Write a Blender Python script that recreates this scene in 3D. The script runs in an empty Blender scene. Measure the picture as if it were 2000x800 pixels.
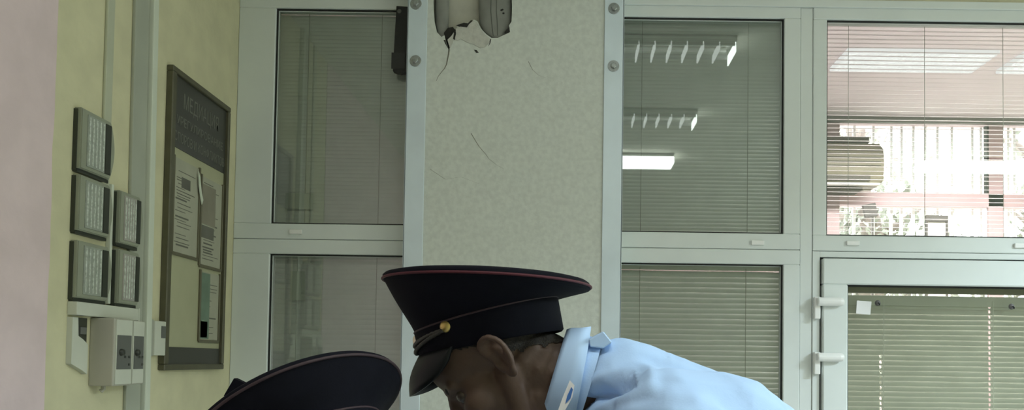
import bpy, bmesh, math, random
from mathutils import Vector, Matrix, Euler, noise
random.seed(7)
D = bpy.data
COL = bpy.context.scene.collection
R = math.radians

# ---------------------------------------------------------------- camera geometry (28 mm lens, eye at 1.5 m)
FPX, PPX, PPY = 1555.0, 1100.0, 653.0
PITCH, ROLL = R(1.9), R(0.8)
EYE = Vector((0, 0, 1.5))
_F = Vector((0, math.cos(PITCH), math.sin(PITCH)))
_U0 = Vector((0, -math.sin(PITCH), math.cos(PITCH)))
_R0 = Vector((1, 0, 0))
CR = math.cos(ROLL) * _R0 + math.sin(ROLL) * _U0
CU = -math.sin(ROLL) * _R0 + math.cos(ROLL) * _U0

def at(px, py, Y):
    v = _F + CR * ((px - PPX) / FPX) + CU * ((PPY - py) / FPX)
    return EYE + v * (Y / v.y)

# ---------------------------------------------------------------- materials
def material(name, color, rough=0.6, metal=0.0, var=0.0, scale=8.0, bump=0.0, bscale=60.0, color2=None, spec=0.5, coat=0.0, detail=4.0):
    m = D.materials.new(name); m.use_nodes = True
    nt = m.node_tree; b = nt.nodes['Principled BSDF']
    b.inputs['Base Color'].default_value = (*color, 1)
    b.inputs['Roughness'].default_value = rough
    b.inputs['Metallic'].default_value = metal
    b.inputs['Specular IOR Level'].default_value = spec
    b.inputs['Coat Weight'].default_value = coat
    tc = nt.nodes.new('ShaderNodeTexCoord')
    if var > 0 or color2:
        n = nt.nodes.new('ShaderNodeTexNoise'); n.inputs['Scale'].default_value = scale; n.inputs['Detail'].default_value = detail
        nt.links.new(tc.outputs['Object'], n.inputs['Vector'])
        r = nt.nodes.new('ShaderNodeValToRGB')
        c2 = color2 or tuple(max(0, c * (1 - var)) for c in color)
        r.color_ramp.elements[0].position = 0.35; r.color_ramp.elements[1].position = 0.65
        r.color_ramp.elements[0].color = (*c2, 1); r.color_ramp.elements[1].color = (*color, 1)
        nt.links.new(n.outputs['Fac'], r.inputs['Fac']); nt.links.new(r.outputs['Color'], b.inputs['Base Color'])
    if bump > 0:
        n2 = nt.nodes.new('ShaderNodeTexNoise'); n2.inputs['Scale'].default_value = bscale; n2.inputs['Detail'].default_value = 3
        nt.links.new(tc.outputs['Object'], n2.inputs['Vector'])
        bp = nt.nodes.new('ShaderNodeBump'); bp.inputs['Strength'].default_value = bump; bp.inputs['Distance'].default_value = 0.004
        nt.links.new(n2.outputs['Fac'], bp.inputs['Height']); nt.links.new(bp.outputs['Normal'], b.inputs['Normal'])
    return m

def emitter(name, color, strength):
    m = D.materials.new(name); m.use_nodes = True
    nt = m.node_tree; nt.nodes.clear()
    o = nt.nodes.new('ShaderNodeOutputMaterial'); e = nt.nodes.new('ShaderNodeEmission')
    e.inputs['Color'].default_value = (*color, 1); e.inputs['Strength'].default_value = strength
    nt.links.new(e.outputs[0], o.inputs['Surface'])
    return m

def glass_material(name, tint, base):
    m = D.materials.new(name); m.use_nodes = True
    nt = m.node_tree; nt.nodes.clear()
    o = nt.nodes.new('ShaderNodeOutputMaterial')
    t = nt.nodes.new('ShaderNodeBsdfTransparent'); t.inputs['Color'].default_value = (*tint, 1)
    g = nt.nodes.new('ShaderNodeBsdfGlossy'); g.inputs['Roughness'].default_value = 0.015
    g.inputs['Color'].default_value = (0.95, 1.0, 0.98, 1)
    fr = nt.nodes.new('ShaderNodeFresnel'); fr.inputs['IOR'].default_value = 1.5
    ad = nt.nodes.new('ShaderNodeMath'); ad.operation = 'ADD'; ad.inputs[1].default_value = base; ad.use_clamp = True
    mx = nt.nodes.new('ShaderNodeMixShader')
    nt.links.new(fr.outputs[0], ad.inputs[0]); nt.links.new(ad.outputs[0], mx.inputs['Fac'])
    nt.links.new(t.outputs[0], mx.inputs[1]); nt.links.new(g.outputs[0], mx.inputs[2])
    nt.links.new(mx.outputs[0], o.inputs['Surface'])
    return m

M = {}
M['cream'] = material('cream wall paint', (0.66, 0.63, 0.41), 0.75, var=0.10, scale=9, bump=0.35, bscale=45)
M['cream_top'] = material('cream upper wall', (0.62, 0.60, 0.42), 0.8, var=0.08, scale=6, bump=0.2)
M['pink'] = material('pink wall paint', (0.76, 0.61, 0.62), 0.75, var=0.10, scale=7, bump=0.3, bscale=45)
M['ceiling'] = material('ceiling white', (0.72, 0.72, 0.62), 0.9, var=0.05, scale=4)
M['floor'] = material('grey floor tile', (0.30, 0.29, 0.26), 0.4, var=0.2, scale=3)
M['floor_pale'] = material('pale pink lino', (0.66, 0.56, 0.57), 0.5, var=0.08, scale=3)
M['plaster'] = material('column wallpaper plaster', (0.68, 0.725, 0.655), 0.85, var=0.11, scale=48, bump=0.25, bscale=70)
M['plaster_edge'] = material('broken plaster', (0.60, 0.61, 0.54), 0.9, var=0.15, scale=40, bump=0.6, bscale=90)
M['cavity'] = material('bare board in cavity', (0.55, 0.55, 0.46), 0.9, var=0.1, scale=20)
M['dark_gap'] = material('dark crack', (0.03, 0.03, 0.025), 0.9, var=0.3)
M['crackline'] = material('hairline crack', (0.22, 0.22, 0.17), 0.9, var=0.3)
M['steel'] = material('galvanised steel', (0.72, 0.83, 0.88), 0.42, 0.25, var=0.08, scale=5, bump=0.05)
M['bolt'] = material('zinc bolt', (0.42, 0.45, 0.44), 0.3, 0.75, var=0.2, scale=90)
M['pvc'] = material('white pvc frame', (0.71, 0.76, 0.725), 0.38, var=0.04, scale=5)
M['gasket'] = material('black rubber gasket', (0.012, 0.014, 0.012), 0.7, var=0.2)
M['seam'] = material('grey seam', (0.25, 0.27, 0.23), 0.7, var=0.1)
M['slat'] = material('grey white blind slat', (0.64, 0.68, 0.645), 0.5, var=0.06, scale=14)
M['slat_open'] = material('pale blind slat', (0.88, 0.83, 0.84), 0.5, var=0.05, scale=14)
M['slat_door'] = material('door blind slat', (0.62, 0.635, 0.575), 0.5, var=0.08, scale=9)
M['cord'] = material('white blind cord', (0.8, 0.82, 0.78), 0.7, var=0.05)
M['cord_grey'] = material('grey ladder cord', (0.30, 0.32, 0.28), 0.8, var=0.1)
M['rail'] = material('white head rail', (0.85, 0.86, 0.82), 0.35, var=0.03)
M['glass'] = glass_material('window pane', (0.94, 0.96, 0.94), 0.05)
M['glass_clear'] = glass_material('clear pane', (0.95, 0.97, 0.96), 0.0)
M['black'] = material('black plastic', (0.012, 0.013, 0.012), 0.5, var=0.2, scale=30)
M['sleeve'] = material('dark grey sleeve', (0.03, 0.032, 0.03), 0.5, var=0.1)
M['frame_brown'] = material('olive brown frame', (0.10, 0.095, 0.055), 0.45, var=0.15, scale=20)
M['board_dark'] = material('dark header panel', (0.055, 0.055, 0.045), 0.4, var=0.1, scale=6)
M['board_cream'] = material('cream board panel', (0.44, 0.44, 0.28), 0.5, var=0.06, scale=9)
M['letters'] = material('muted lettering', (0.17, 0.175, 0.145), 0.5, var=0.1)
M['paper'] = material('white paper', (0.42, 0.42, 0.32), 0.7, var=0.08, scale=14)
M['paper_grey'] = material('grey print paper', (0.27, 0.25, 0.19), 0.7, var=0.15, scale=12)
M['paper_green'] = material('green leaflet paper', (0.18, 0.26, 0.19), 0.6, var=0.2, scale=12)
M['ink'] = material('grey print', (0.16, 0.16, 0.13), 0.8, var=0.2)
M['pocket'] = material('brown pocket edge', (0.13, 0.12, 0.07), 0.4, var=0.1)
M['device'] = material('grey green device plastic', (0.30, 0.32, 0.24), 0.45, var=0.08, scale=14)
M['device_face'] = material('device face', (0.36, 0.39, 0.33), 0.35, var=0.2, scale=60)
M['device_stripe'] = material('device silver stripe', (0.75, 0.79, 0.72), 0.3, 0.2, scale=110, color2=(0.42, 0.45, 0.39))
M['device_dark'] = material('device dark band', (0.035, 0.04, 0.028), 0.4, var=0.2)
M['device_pink'] = material('device pinkish face', (0.40, 0.38, 0.34), 0.4, var=0.15, scale=40)
M['box_white'] = material('off white box', (0.60, 0.62, 0.52), 0.5, var=0.05, scale=10)
M['box_grey'] = material('warm grey box', (0.44, 0.43, 0.35), 0.5, var=0.05, scale=10)
M['inset_grey'] = material('dark grey socket face', (0.13, 0.135, 0.12), 0.45, var=0.1)
M['duct'] = material('painted cable duct', (0.48, 0.50, 0.37), 0.55, var=0.05, scale=8)
M['duct_light'] = material('pale cable duct', (0.66, 0.70, 0.58), 0.5, var=0.05, scale=8)
M['duct_grey'] = material('grey flat duct', (0.40, 0.42, 0.34), 0.6, var=0.06, scale=8)  # even grey of the flat duct, reused on the sensor side
M['pipe'] = material('grey insulated pipe', (0.27, 0.28, 0.25), 0.6, var=0.15, scale=18)
M['navy'] = material('navy black wool', (0.0045, 0.005, 0.009), 0.9, var=0.2, scale=40, bump=0.1, bscale=400, spec=0.15)
M['piping'] = material('dark red piping', (0.075, 0.006, 0.014), 0.7, var=0.2)
M['piping_dark'] = material('maroon piping', (0.035, 0.018, 0.022), 0.7, var=0.2)
M['lacquer'] = material('black lacquer', (0.006, 0.008, 0.008), 0.42, var=0.2, spec=0.2)
M['braid'] = material('tarnished braid', (0.050, 0.050, 0.042), 0.6, 0.2, var=0.4, scale=300)
M['brass'] = material('brass', (0.62, 0.47, 0.16), 0.35, 0.8, var=0.15, scale=120)
M['badge'] = material('pale gilt badge', (0.85, 0.78, 0.58), 0.3, 0.6, var=0.1, scale=100)
M['skin'] = material('skin', (0.090, 0.054, 0.034), 0.6, var=0.12, scale=30, bump=0.08, bscale=200)  # darker than natural, to carry the deep shade on the face
M['hair'] = material('cropped dark hair', (0.028, 0.022, 0.014), 0.8, var=0.5, scale=200, bump=0.4, bscale=500)
M['eye'] = material('eye', (0.10, 0.08, 0.06), 0.25, var=0.3, scale=90)
M['shirt'] = material('pale blue cotton', (0.43, 0.62, 0.88), 0.8, var=0.03, scale=12, bump=0.08, bscale=300)
M['shirt_edge'] = material('pale blue collar cotton', (0.47, 0.66, 0.90), 0.8, var=0.03, scale=12)
M['tie'] = material('navy tie', (0.02, 0.025, 0.05), 0.7, var=0.1)
M['badge_blue'] = material('blue badge stripe', (0.05, 0.16, 0.45), 0.5, var=0.1)
M['trousers'] = material('navy trousers', (0.012, 0.014, 0.024), 0.85, var=0.2, scale=20)
M['leather'] = material('black leather', (0.012, 0.011, 0.010), 0.35, var=0.2)
M['inner_wall'] = material('office pink wall', (0.46, 0.36, 0.37), 0.8, var=0.05, scale=6)
M['inner_ceiling'] = material('office ceiling', (0.90, 0.85, 0.88), 0.9, var=0.03, scale=5)
M['window_pink'] = material('pinkish window frame', (0.60, 0.44, 0.47), 0.45, var=0.05, scale=6)
M['bar_white'] = material('white window bar', (0.85, 0.82, 0.82), 0.5, var=0.05)
M['ac'] = material('beige air conditioner', (0.20, 0.185, 0.125), 0.5, var=0.08, scale=9)
M['ac_dark'] = material('air conditioner dark slot', (0.05, 0.045, 0.032), 0.6, var=0.1)
M['bark'] = material('tree bark', (0.16, 0.13, 0.12), 0.9, var=0.4, scale=14, bump=0.6, bscale=30)
M['leaf'] = material('leaves', (0.20, 0.22, 0.18), 0.7, var=0.4, scale=3)
M['leaf_pale'] = material('pale leaves', (0.33, 0.35, 0.28), 0.7, var=0.4, scale=3)
M['ground'] = material('pale ground', (0.40, 0.37, 0.34), 0.9, var=0.15, scale=2)
M['fence'] = material('pink fence', (0.42, 0.30, 0.31), 0.8, var=0.1, scale=4)
M['sign_grey'] = material('grey board', (0.10, 0.095, 0.09), 0.6, var=0.1)
M['white'] = material('white sheet', (0.8, 0.8, 0.78), 0.6, var=0.03)
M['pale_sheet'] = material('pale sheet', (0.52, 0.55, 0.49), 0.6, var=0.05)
M['lamp_body'] = material('lamp housing', (0.62, 0.63, 0.58), 0.45, var=0.03)
M['blade'] = material('bright louvre blade', (0.82, 0.84, 0.80), 0.25, 0.6, var=0.03)
M['tube_on'] = emitter('lit tube', (1.0, 0.98, 0.86), 9.0)
M['louvre_rail'] = material('grey louvre rail', (0.35, 0.36, 0.34), 0.5, var=0.05)
M['blade_glow'] = emitter('self-glowing louvre blade', (0.95, 1.0, 0.95), 1.3)  # glow put into the blades of fixtures whose tubes are off
M['blade_end'] = emitter('self-glowing end blade', (0.95, 1.0, 0.95), 4.0)  # stronger glow put into the end blade, standing in for its bright glint
M['panel_on'] = emitter('lit diffuser', (0.97, 1.0, 0.95), 7.0)
M['tube_on_office'] = emitter('lit office tube', (1.0, 0.97, 0.98), 0.60)

# ---------------------------------------------------------------- mesh helpers
def box(bm, x0, x1, y0, y1, z0, z1, bevel=0.0, segs=2):
    r = bmesh.ops.create_cube(bm, size=1.0)
    vs = r['verts']
    for v in vs:
        v.co = Vector(((x0 + x1) / 2 + v.co.x * (x1 - x0), (y0 + y1) / 2 + v.co.y * (y1 - y0), (z0 + z1) / 2 + v.co.z * (z1 - z0)))
    if bevel > 0:
        es = list({e for v in vs for e in v.link_edges})
        bmesh.ops.bevel(bm, geom=es, offset=bevel, segments=segs, affect='EDGES', profile=0.6)
    return vs

def B(*a, **k):
    bm = bmesh.new(); box(bm, *a, **k); return bm

def ring_box(bm, x0, x1, z0, z1, w, y0, y1, axis='Y', widths=None, bevel=0.0015):
    """rectangular frame made of four bars; axis Y = lies in the XZ plane, axis X = in the YZ plane"""
    l, r_, b, t = widths or (w, w, w, w)
    for (a0, a1, c0, c1) in ((x0, x1, z1 - t, z1), (x0, x1, z0, z0 + b), (x0, x0 + l, z0 + b, z1 - t), (x1 - r_, x1, z0 + b, z1 - t)):
        if a1 - a0 <= 0 or c1 - c0 <= 0: continue
        if axis == 'Y': box(bm, a0, a1, y0, y1, c0, c1, bevel, 1)
        else: box(bm, y0, y1, a0, a1, c0, c1, bevel, 1)

def tube(bm, pts, radius, n=8, closed=False, caps=True, flat=1.0):
    pts = [Vector(p) for p in pts]
    rings = []
    N = len(pts)
    rad = radius if isinstance(radius, (list, tuple)) else [radius] * N
    up = None
    for i, p in enumerate(pts):
        if closed: t = pts[(i + 1) % N] - pts[i - 1]
        else: t = pts[min(i + 1, N - 1)] - pts[max(i - 1, 0)]
        t.normalize()
        if up is None:
            up = Vector((0, 0, 1)) if abs(t.z) < 0.9 else Vector((1, 0, 0))
        a = t.cross(up).normalized(); b = a.cross(t).normalized(); up = b
        rings.append([bm.verts.new(p + a * math.cos(2 * math.pi * k / n) * rad[i] + b * math.sin(2 * math.pi * k / n) * rad[i] * flat) for k in range(n)])
    for i in range(N if closed else N - 1):
        A, Bq = rings[i], rings[(i + 1) % N]
        for k in range(n):
            bm.faces.new((A[k], A[(k + 1) % n], Bq[(k + 1) % n], Bq[k]))
    if caps and not closed:
        bm.faces.new(rings[0][::-1]); bm.faces.new(rings[-1])
    return rings

def ball(bm, c, r, rot=None, sub=3):
    res = bmesh.ops.create_icosphere(bm, subdivisions=sub, radius=1.0)
    rr = Vector(r) if not isinstance(r, (int, float)) else Vector((r, r, r))
    for v in res['verts']:
        p = Vector((v.co.x * rr.x, v.co.y * rr.y, v.co.z * rr.z))
        if rot is not None: p = rot @ p
        v.co = p + Vector(c)
    return res['verts']

def capsule(bm, a, b, ra, rb, steps=None):
    a, b = Vector(a), Vector(b)
    n = steps or max(2, int((b - a).length / (min(ra, rb) * 0.5)) + 1)
    n = min(n, 40)
    for i in range(n + 1):
        t = i / n
        ball(bm, a.lerp(b, t), ra + (rb - ra) * t, sub=2)

def lathe(bm, prof, axis_o, axis_d, n=24):
    """prof: list of (radius, height) along axis_d"""
    d = Vector(axis_d).normalized(); o = Vector(axis_o)
    u = d.orthogonal().normalized(); w = d.cross(u)
    rings = []
    for r_, h in prof:
        if r_ <= 1e-6: rings.append([bm.verts.new(o + d * h)])
        else: rings.append([bm.verts.new(o + d * h + (u * math.cos(2 * math.pi * k / n) + w * math.sin(2 * math.pi * k / n)) * r_) for k in range(n)])
    for A, Bq in zip(rings, rings[1:]):
        for k in range(n):
            k2 = (k + 1) % n
            if len(A) == 1 and len(Bq) == 1: continue
            if len(A) == 1: bm.faces.new((A[0], Bq[k2], Bq[k]))
            elif len(Bq) == 1: bm.faces.new((A[k], A[k2], Bq[0]))
            else: bm.faces.new((A[k], A[k2], Bq[k2], Bq[k]))

def prism(bm, pts, direction):
    """closed polygon (3-D points) pushed along direction"""
    d = Vector(direction)
    a = [bm.verts.new(Vector(p)) for p in pts]; b = [bm.verts.new(Vector(p) + d) for p in pts]
    bm.faces.new(a); bm.faces.new(b[::-1])
    n = len(pts)
    for i in range(n): bm.faces.new((a[i], b[i], b[(i + 1) % n], a[(i + 1) % n]))

def obj(name, bm, m, parent=None, smooth=False, kind=None, label=None):
    bmesh.ops.recalc_face_normals(bm, faces=bm.faces)
    me = D.meshes.new(name); bm.to_mesh(me); bm.free()
    o = D.objects.new(name, me); COL.objects.link(o)
    me.materials.append(M[m] if isinstance(m, str) else m)
    if smooth:
        for p in me.polygons: p.use_smooth = True
    if parent is not None: child(o, parent)
    if kind: o['kind'] = kind
    if label: o['label'] = label
    return o

def world_of(o):
    m = o.matrix_basis.copy()
    if o.parent is not None: m = world_of(o.parent) @ o.matrix_parent_inverse @ m
    return m

def child(o, parent):
    o.parent = parent; o.matrix_parent_inverse = world_of(parent).inverted()

def tag(o, label, cat, group=None):
    o['label'] = label; o['category'] = cat
    if group: o['group'] = group
    return o

def thing(name, label, cat, loc, group=None):
    o = D.objects.new(name, None); COL.objects.link(o); o.location = loc
    o.empty_display_size = 0.05
    return tag(o, label, cat, group)

def structure(name, bm, m, parent=None, smooth=False):
    o = obj(name, bm, m, parent, smooth)
    if parent is None: o['kind'] = 'structure'
    return o

def struct_root(name, loc):
    o = D.objects.new(name, None); COL.objects.link(o); o.location = loc; o['kind'] = 'structure'; return o

def text_mesh(body, size, origin, ux, uy, m, name, parent, thick=0.0006, align='CENTER', width=None):
    cu = D.curves.new('lettering', 'FONT'); cu.body = body; cu.size = size; cu.align_x = align; cu.extrude = thick
    to = D.objects.new('lettering_source', cu); COL.objects.link(to)
    dg = bpy.context.evaluated_depsgraph_get(); dg.update()
    me = D.meshes.new_from_object(to.evaluated_get(dg))
    D.objects.remove(to); D.curves.remove(cu)
    ux, uy = Vector(ux), Vector(uy); uz = ux.cross(uy)
    xs = [v.co.x for v in me.vertices]
    k = 1.0
    if width and xs: k = width / (max(xs) - min(xs))
    for v in me.vertices:
        v.co = Vector(origin) + ux * v.co.x * k + uy * v.co.y + uz * v.co.z
    o = D.objects.new(name, me); COL.objects.link(o); me.materials.clear(); me.materials.append(M[m])
    child(o, parent); return o

def remesh(bm, voxel, smooth_it=4, fac=0.5):
    me = D.meshes.new('tmp'); bm.to_mesh(me); bm.free()
    o = D.objects.new('tmp', me); COL.objects.link(o)
    md = o.modifiers.new('r', 'REMESH'); md.mode = 'VOXEL'; md.voxel_size = voxel; md.adaptivity = 0.0
    dg = bpy.context.evaluated_depsgraph_get(); dg.update()
    out = D.meshes.new_from_object(o.evaluated_get(dg))
    D.objects.remove(o); D.meshes.remove(me)
    b2 = bmesh.new(); b2.from_mesh(out); D.meshes.remove(out)
    for _ in range(smooth_it):
        bmesh.ops.smooth_vert(b2, verts=b2.verts, factor=fac, use_axis_x=True, use_axis_y=True, use_axis_z=True)
    return b2

# ================================================================ ROOM SHELL
YW = 3.5            # face of the glazed partition
XL = -1.4635        # left wall
HC = 3.30
YB = -4.2; XR = 7.2; YF = 5.72
structure('floor', B(-2.0, XR + 0.2, YB - 0.2, YW + 0.09, -0.1, 0.0), 'floor')
structure('floor_office', B(-2.0, XR + 0.2, YW + 0.09, YF + 0.3, -0.1, 0.0), 'floor_pale')
structure('ceiling', B(-2.0, XR + 0.2, YB - 0.2, YW + 0.1, HC, HC + 0.12), 'ceiling')
bm = bmesh.new()
structure('wall_left', B(XL - 0.25, XL, 2.249, YW + 0.1, 0, HC), 'cream')
# the nearer pink stretch of the left wall with a slightly uneven painted edge
bm = bmesh.new()
n = 60
cols = []
for i in range(n + 1):
    z = HC * i / n
    e = 2.249 + 0.006 * noise.noise(Vector((0, 0, z * 7)))
    cols.append((bm.verts.new((XL + 0.004, YB, z)), bm.verts.new((XL + 0.004, e, z)), bm.verts.new((XL - 0.2, e, z)), bm.verts.new((XL - 0.2, YB, z))))
for a, b in zip(cols, cols[1:]):
    for k in range(4):
        bm.faces.new((a[k], a[(k + 1) % 4], b[(k + 1) % 4], b[k]))
structure('wall_left_near', bm, 'pink')
structure('wall_right', B(XR, XR + 0.2, YB, YF, 0, HC), 'cream_top')
structure('wall_back', B(-2.0, XR + 0.2, YB - 0.2, YB, 0, HC), 'cream_top')
structure('wall_front', B(XL, XR, YW + 0.005, YW + 0.10, 3.121, HC), 'cream_top')
# solid parapet under the glazing and the closed stretch of partition behind the pillar
bm = bmesh.new(); box(bm, XL, 1.04, YW + 0.005, YW + 0.09, 0, 0.80); box(bm, -0.70, 0.13, YW + 0.01, YW + 0.09, 0.80, 3.121)
structure('wall_front_lower', bm, 'cream_top')
structure('wall_front_far_right', B(2.95, XR, YW + 0.005, YW + 0.09, 0, 3.121), 'cream_top')

# ================================================================ GLAZED PARTITION
def glazed(name, x0, x1, z0, z1, ox0, ox1, oz0, oz1, y=YW, cap=None):
    root = struct_root(name, ((x0 + x1) / 2, y, z0))
    bm = bmesh.new()
    ring_box(bm, x0, x1, z0, z1, 0, y, y + 0.075, widths=(ox0 - x0, x1 - ox1, oz0 - z0, z1 - oz1), bevel=0.003)
    obj('frame', bm, 'pvc', root)
    bm = bmesh.new(); ring_box(bm, ox0 - 0.001, ox1 + 0.001, oz0 - 0.001, oz1 + 0.001, 0.007, y + 0.012, y + 0.03, bevel=0)
    obj('gasket', bm, 'gasket', root)
    bm = bmesh.new(); ring_box(bm, ox0 + 0.004, ox1 - 0.004, oz0 + 0.004, oz1 - 0.004, 0.004, y + 0.020, y + 0.03, bevel=0)
    obj('glazing_bead', bm, 'pvc', root)
    obj('pane', B(ox0 - 0.004, ox1 + 0.004, y + 0.026, y + 0.029, oz0 - 0.004, oz1 + 0.004), 'glass', root)
    if cap:
        for (cx, cz) in cap:
            bm = bmesh.new(); box(bm, cx - 0.028, cx + 0.028, y - 0.010, y, cz - 0.009, cz + 0.011, 0.003)
            obj('drain_cap', bm, 'rail', root)
    return root

LX = -0.66
glazed('window_1', XL, LX, 2.022, 3.121, -1.300, LX - 0.02, 2.090, 3.056, cap=[(-1.186, 2.052)])
glazed('window_2', XL, LX, 0.80, 2.020, -1.300, LX - 0.02, 0.93, 1.956)
glazed('window_3', 0.14, 1.040, 2.006, 3.121, 0.20, 0.967, 2.075, 3.040, cap=[(0.852, 2.032)])
glazed('window_4', 0.14, 1.040, 0.80, 2.004, 0.20, 0.967, 0.93, 1.939)
glazed('window_5', 1.096, 2.95, 2.002, 3.121, 1.157, 2.88, 2.071, 3.038, cap=[(1.272, 2.036), (2.012, 2.035)])
# post between the two units, top sill strip, narrow joints
structure('trim_1', B(1.0415, 1.0945, YW + 0.004, YW + 0.075, 0.0, 3.10, bevel=0.002), 'pvc')
structure('trim_2', B(0.14, 2.95, YW - 0.012, YW + 0.0, 3.088, 3.121, bevel=0.003), 'pvc')
structure('trim_3', B(XL, LX, YW - 0.012, YW, 3.098, 3.13, bevel=0.003), 'pvc')

# ---- door on the right
door = struct_root('door_1', (1.65, YW, 0))
bm = bmesh.new()
box(bm, 1.096, 1.128, YW, YW + 0.075, 0, 2.000, 0.002); box(bm, 1.128, 2.95, YW, YW + 0.075, 1.974, 2.000, 0.002)
box(bm, 2.28, 2.95, YW, YW + 0.075, 0, 1.974, 0.002)
obj('frame', bm, 'pvc', door)
bm = bmesh.new(); ring_box(bm, 1.136, 2.26, 0.02, 1.967, 0, YW - 0.018, YW + 0.055, widths=(0.110, 0.11, 0.5, 0.114), bevel=0.005)
obj('sash', bm, 'pvc', door)
obj('rebate_gap', B(1.127, 2.29, YW + 0.02, YW + 0.06, 0.0, 1.975), 'gasket', door)
bm = D.objects['rebate_gap'].data
# the rebate is a ring: leave the middle open
D.objects.remove(D.objects['rebate_gap'])
bm = bmesh.new(); ring_box(bm, 1.126, 2.29, 0.0, 1.976, 0.03, YW + 0.015, YW + 0.05, bevel=0); obj('rebate_gap', bm, 'gasket', door)
bm = bmesh.new(); ring_box(bm, 1.245, 2.151, 0.519, 1.854, 0.008, YW + 0.000, YW + 0.02, bevel=0); obj('gasket', bm, 'gasket', door)
obj('pane', B(1.242, 2.154, YW + 0.010, YW + 0.013, 0.516, 1.857), 'glass', door)
for hz in (1.775, 1.533):
    bm = bmesh.new()
    a = Vector((1.118, YW - 0.040, hz))
    tube(bm, [(1.106, YW - 0.034, hz), (1.11, YW - 0.034, hz), (1.205, YW - 0.034, hz), (1.217, YW - 0.034, hz), (1.222, YW - 0.034, hz)], [0.016, 0.019, 0.019, 0.017, 0.010], 16)
    box(bm, 1.112, 1.21, YW - 0.034, YW - 0.017, hz - 0.014, hz + 0.014, 0.002)
    h = obj('hinge', bm, 'rail', door, smooth=False)
    bm = bmesh.new(); box(bm, 1.098, 1.124, YW - 0.026, YW, hz - 0.075, hz + 0.022, 0.004)
    obj('hinge_plate', bm, 'rail', h)

# ---- venetian blinds
def blind(label, x0, x1, z0, z1, pitch, width, tilt, mat, y=YW + 0.075, cords=(), cord_mat='cord_grey', rail=True, group='venetian blinds behind the glass', cord_w=0.0012, beads=None, jitter=0.5, rail_mat='rail', rail_h=0.028):
    root = thing('venetian_blind', label, 'blind', ((x0 + x1) / 2, y, z0), group)
    bm = bmesh.new()
    XS = sorted([x0 + (x1 - x0) * q / 6 for q in range(7)] + ([c_ + d_ for c_ in cords for d_ in (-0.0045, 0.0045)] if beads else []))
    nsl = int((z1 - z0 - 0.04) / pitch)
    ny = 4
    for i in range(nsl):
        zc = z1 - 0.045 - i * pitch
        t = tilt + R(random.uniform(-jitter, jitter) * 2)
        rows = []; kk = 0
        for k in range(ny + 1):
            s = (k / ny - 0.5)
            crown = (0.0016 if width < 0.026 else 0.0034) * (1 - (2 * s) ** 2)
            dy = s * width * math.cos(t) - crown * math.sin(t); dz = s * width * math.sin(t) + crown * math.cos(t)
            rows.append([bm.verts.new((x, y + dy, zc + dz + 0.0008 * math.sin(j * 1.7 + i))) for j, x in enumerate(XS)])
        for a, b in zip(rows, rows[1:]):
            kk += 1
            for j in range(len(XS) - 1):
                if beads and kk in (2, 3) and any(abs((XS[j] + XS[j + 1]) / 2 - c_) < 0.0015 and zc < bz_ for c_, bz_ in zip(cords, beads)): continue
                bm.faces.new((a[j], a[j + 1], b[j + 1], b[j]))
    obj('slats', bm, mat, root, smooth=True)
    if rail:
        obj('head_rail', B(x0, x1, y - 0.013, y + 0.013, z1 - rail_h, z1, bevel=0.002), rail_mat, root)
    bm = bmesh.new(); box(bm, x0, x1, y - 0.010, y + 0.010, z0, z0 + 0.012, 0.003); obj('bottom_rail', bm, mat, root)
    for ci_, cx in enumerate(cords):
        bm = bmesh.new(); box(bm, cx - cord_w, cx + cord_w, y - width * 0.5 - 0.003, y - width * 0.5 - 0.001, z0, z1 - 0.02)
        if beads: bmesh.ops.translate(bm, vec=(0.010, 0, 0), verts=bm.verts)
        obj('ladder_cord', bm, cord_mat, root)
    return root

blind('grey venetian blind behind the upper pane between board and pillar', -1.32, -0.66, 2.06, 3.09, 0.0175, 0.024, R(73), 'slat', cords=(-1.17, -0.84))
blind('grey venetian blind behind the lower pane between board and pillar', -1.32, -0.66, 0.88, 2.00, 0.0225, 0.029, R(66), 'slat', cords=(-1.195, -0.84))
blind('grey venetian blind behind the upper pane right of the pillar, lamps mirrored before it', 0.17, 0.985, 2.05, 3.08, 0.0175, 0.024, R(73), 'slat', cords=(0.34, 0.82))
blind('grey venetian blind behind the lower pane right of the pillar', 0.17, 0.985, 0.88, 1.945, 0.0235, 0.030, R(65), 'slat', cords=(0.34, 0.815), rail_mat='slat')
blind('open see-through venetian blind at the upper right pane with daylight behind', 1.14, 2.90, 2.04, 3.085, 0.0195, 0.018, R(6), 'slat_open', cords=(1.275, 1.62, 1.975, 2.4), cord_w=0.0009)
blind('venetian blind with bright head rail behind the door glass', 1.225, 2.17, 0.60, 1.813, 0.0230, 0.029, R(72), 'slat_door', y=YW + 0.060, cords=(1.418, 1.905), cord_mat='cord', beads=(1.54, 1.78), rail_mat='slat_door', rail_h=0.046)
obj('top_batten', B(1.225, 2.17, YW + 0.030, YW + 0.052, 1.8215, 1.870), 'sleeve', door)

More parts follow.
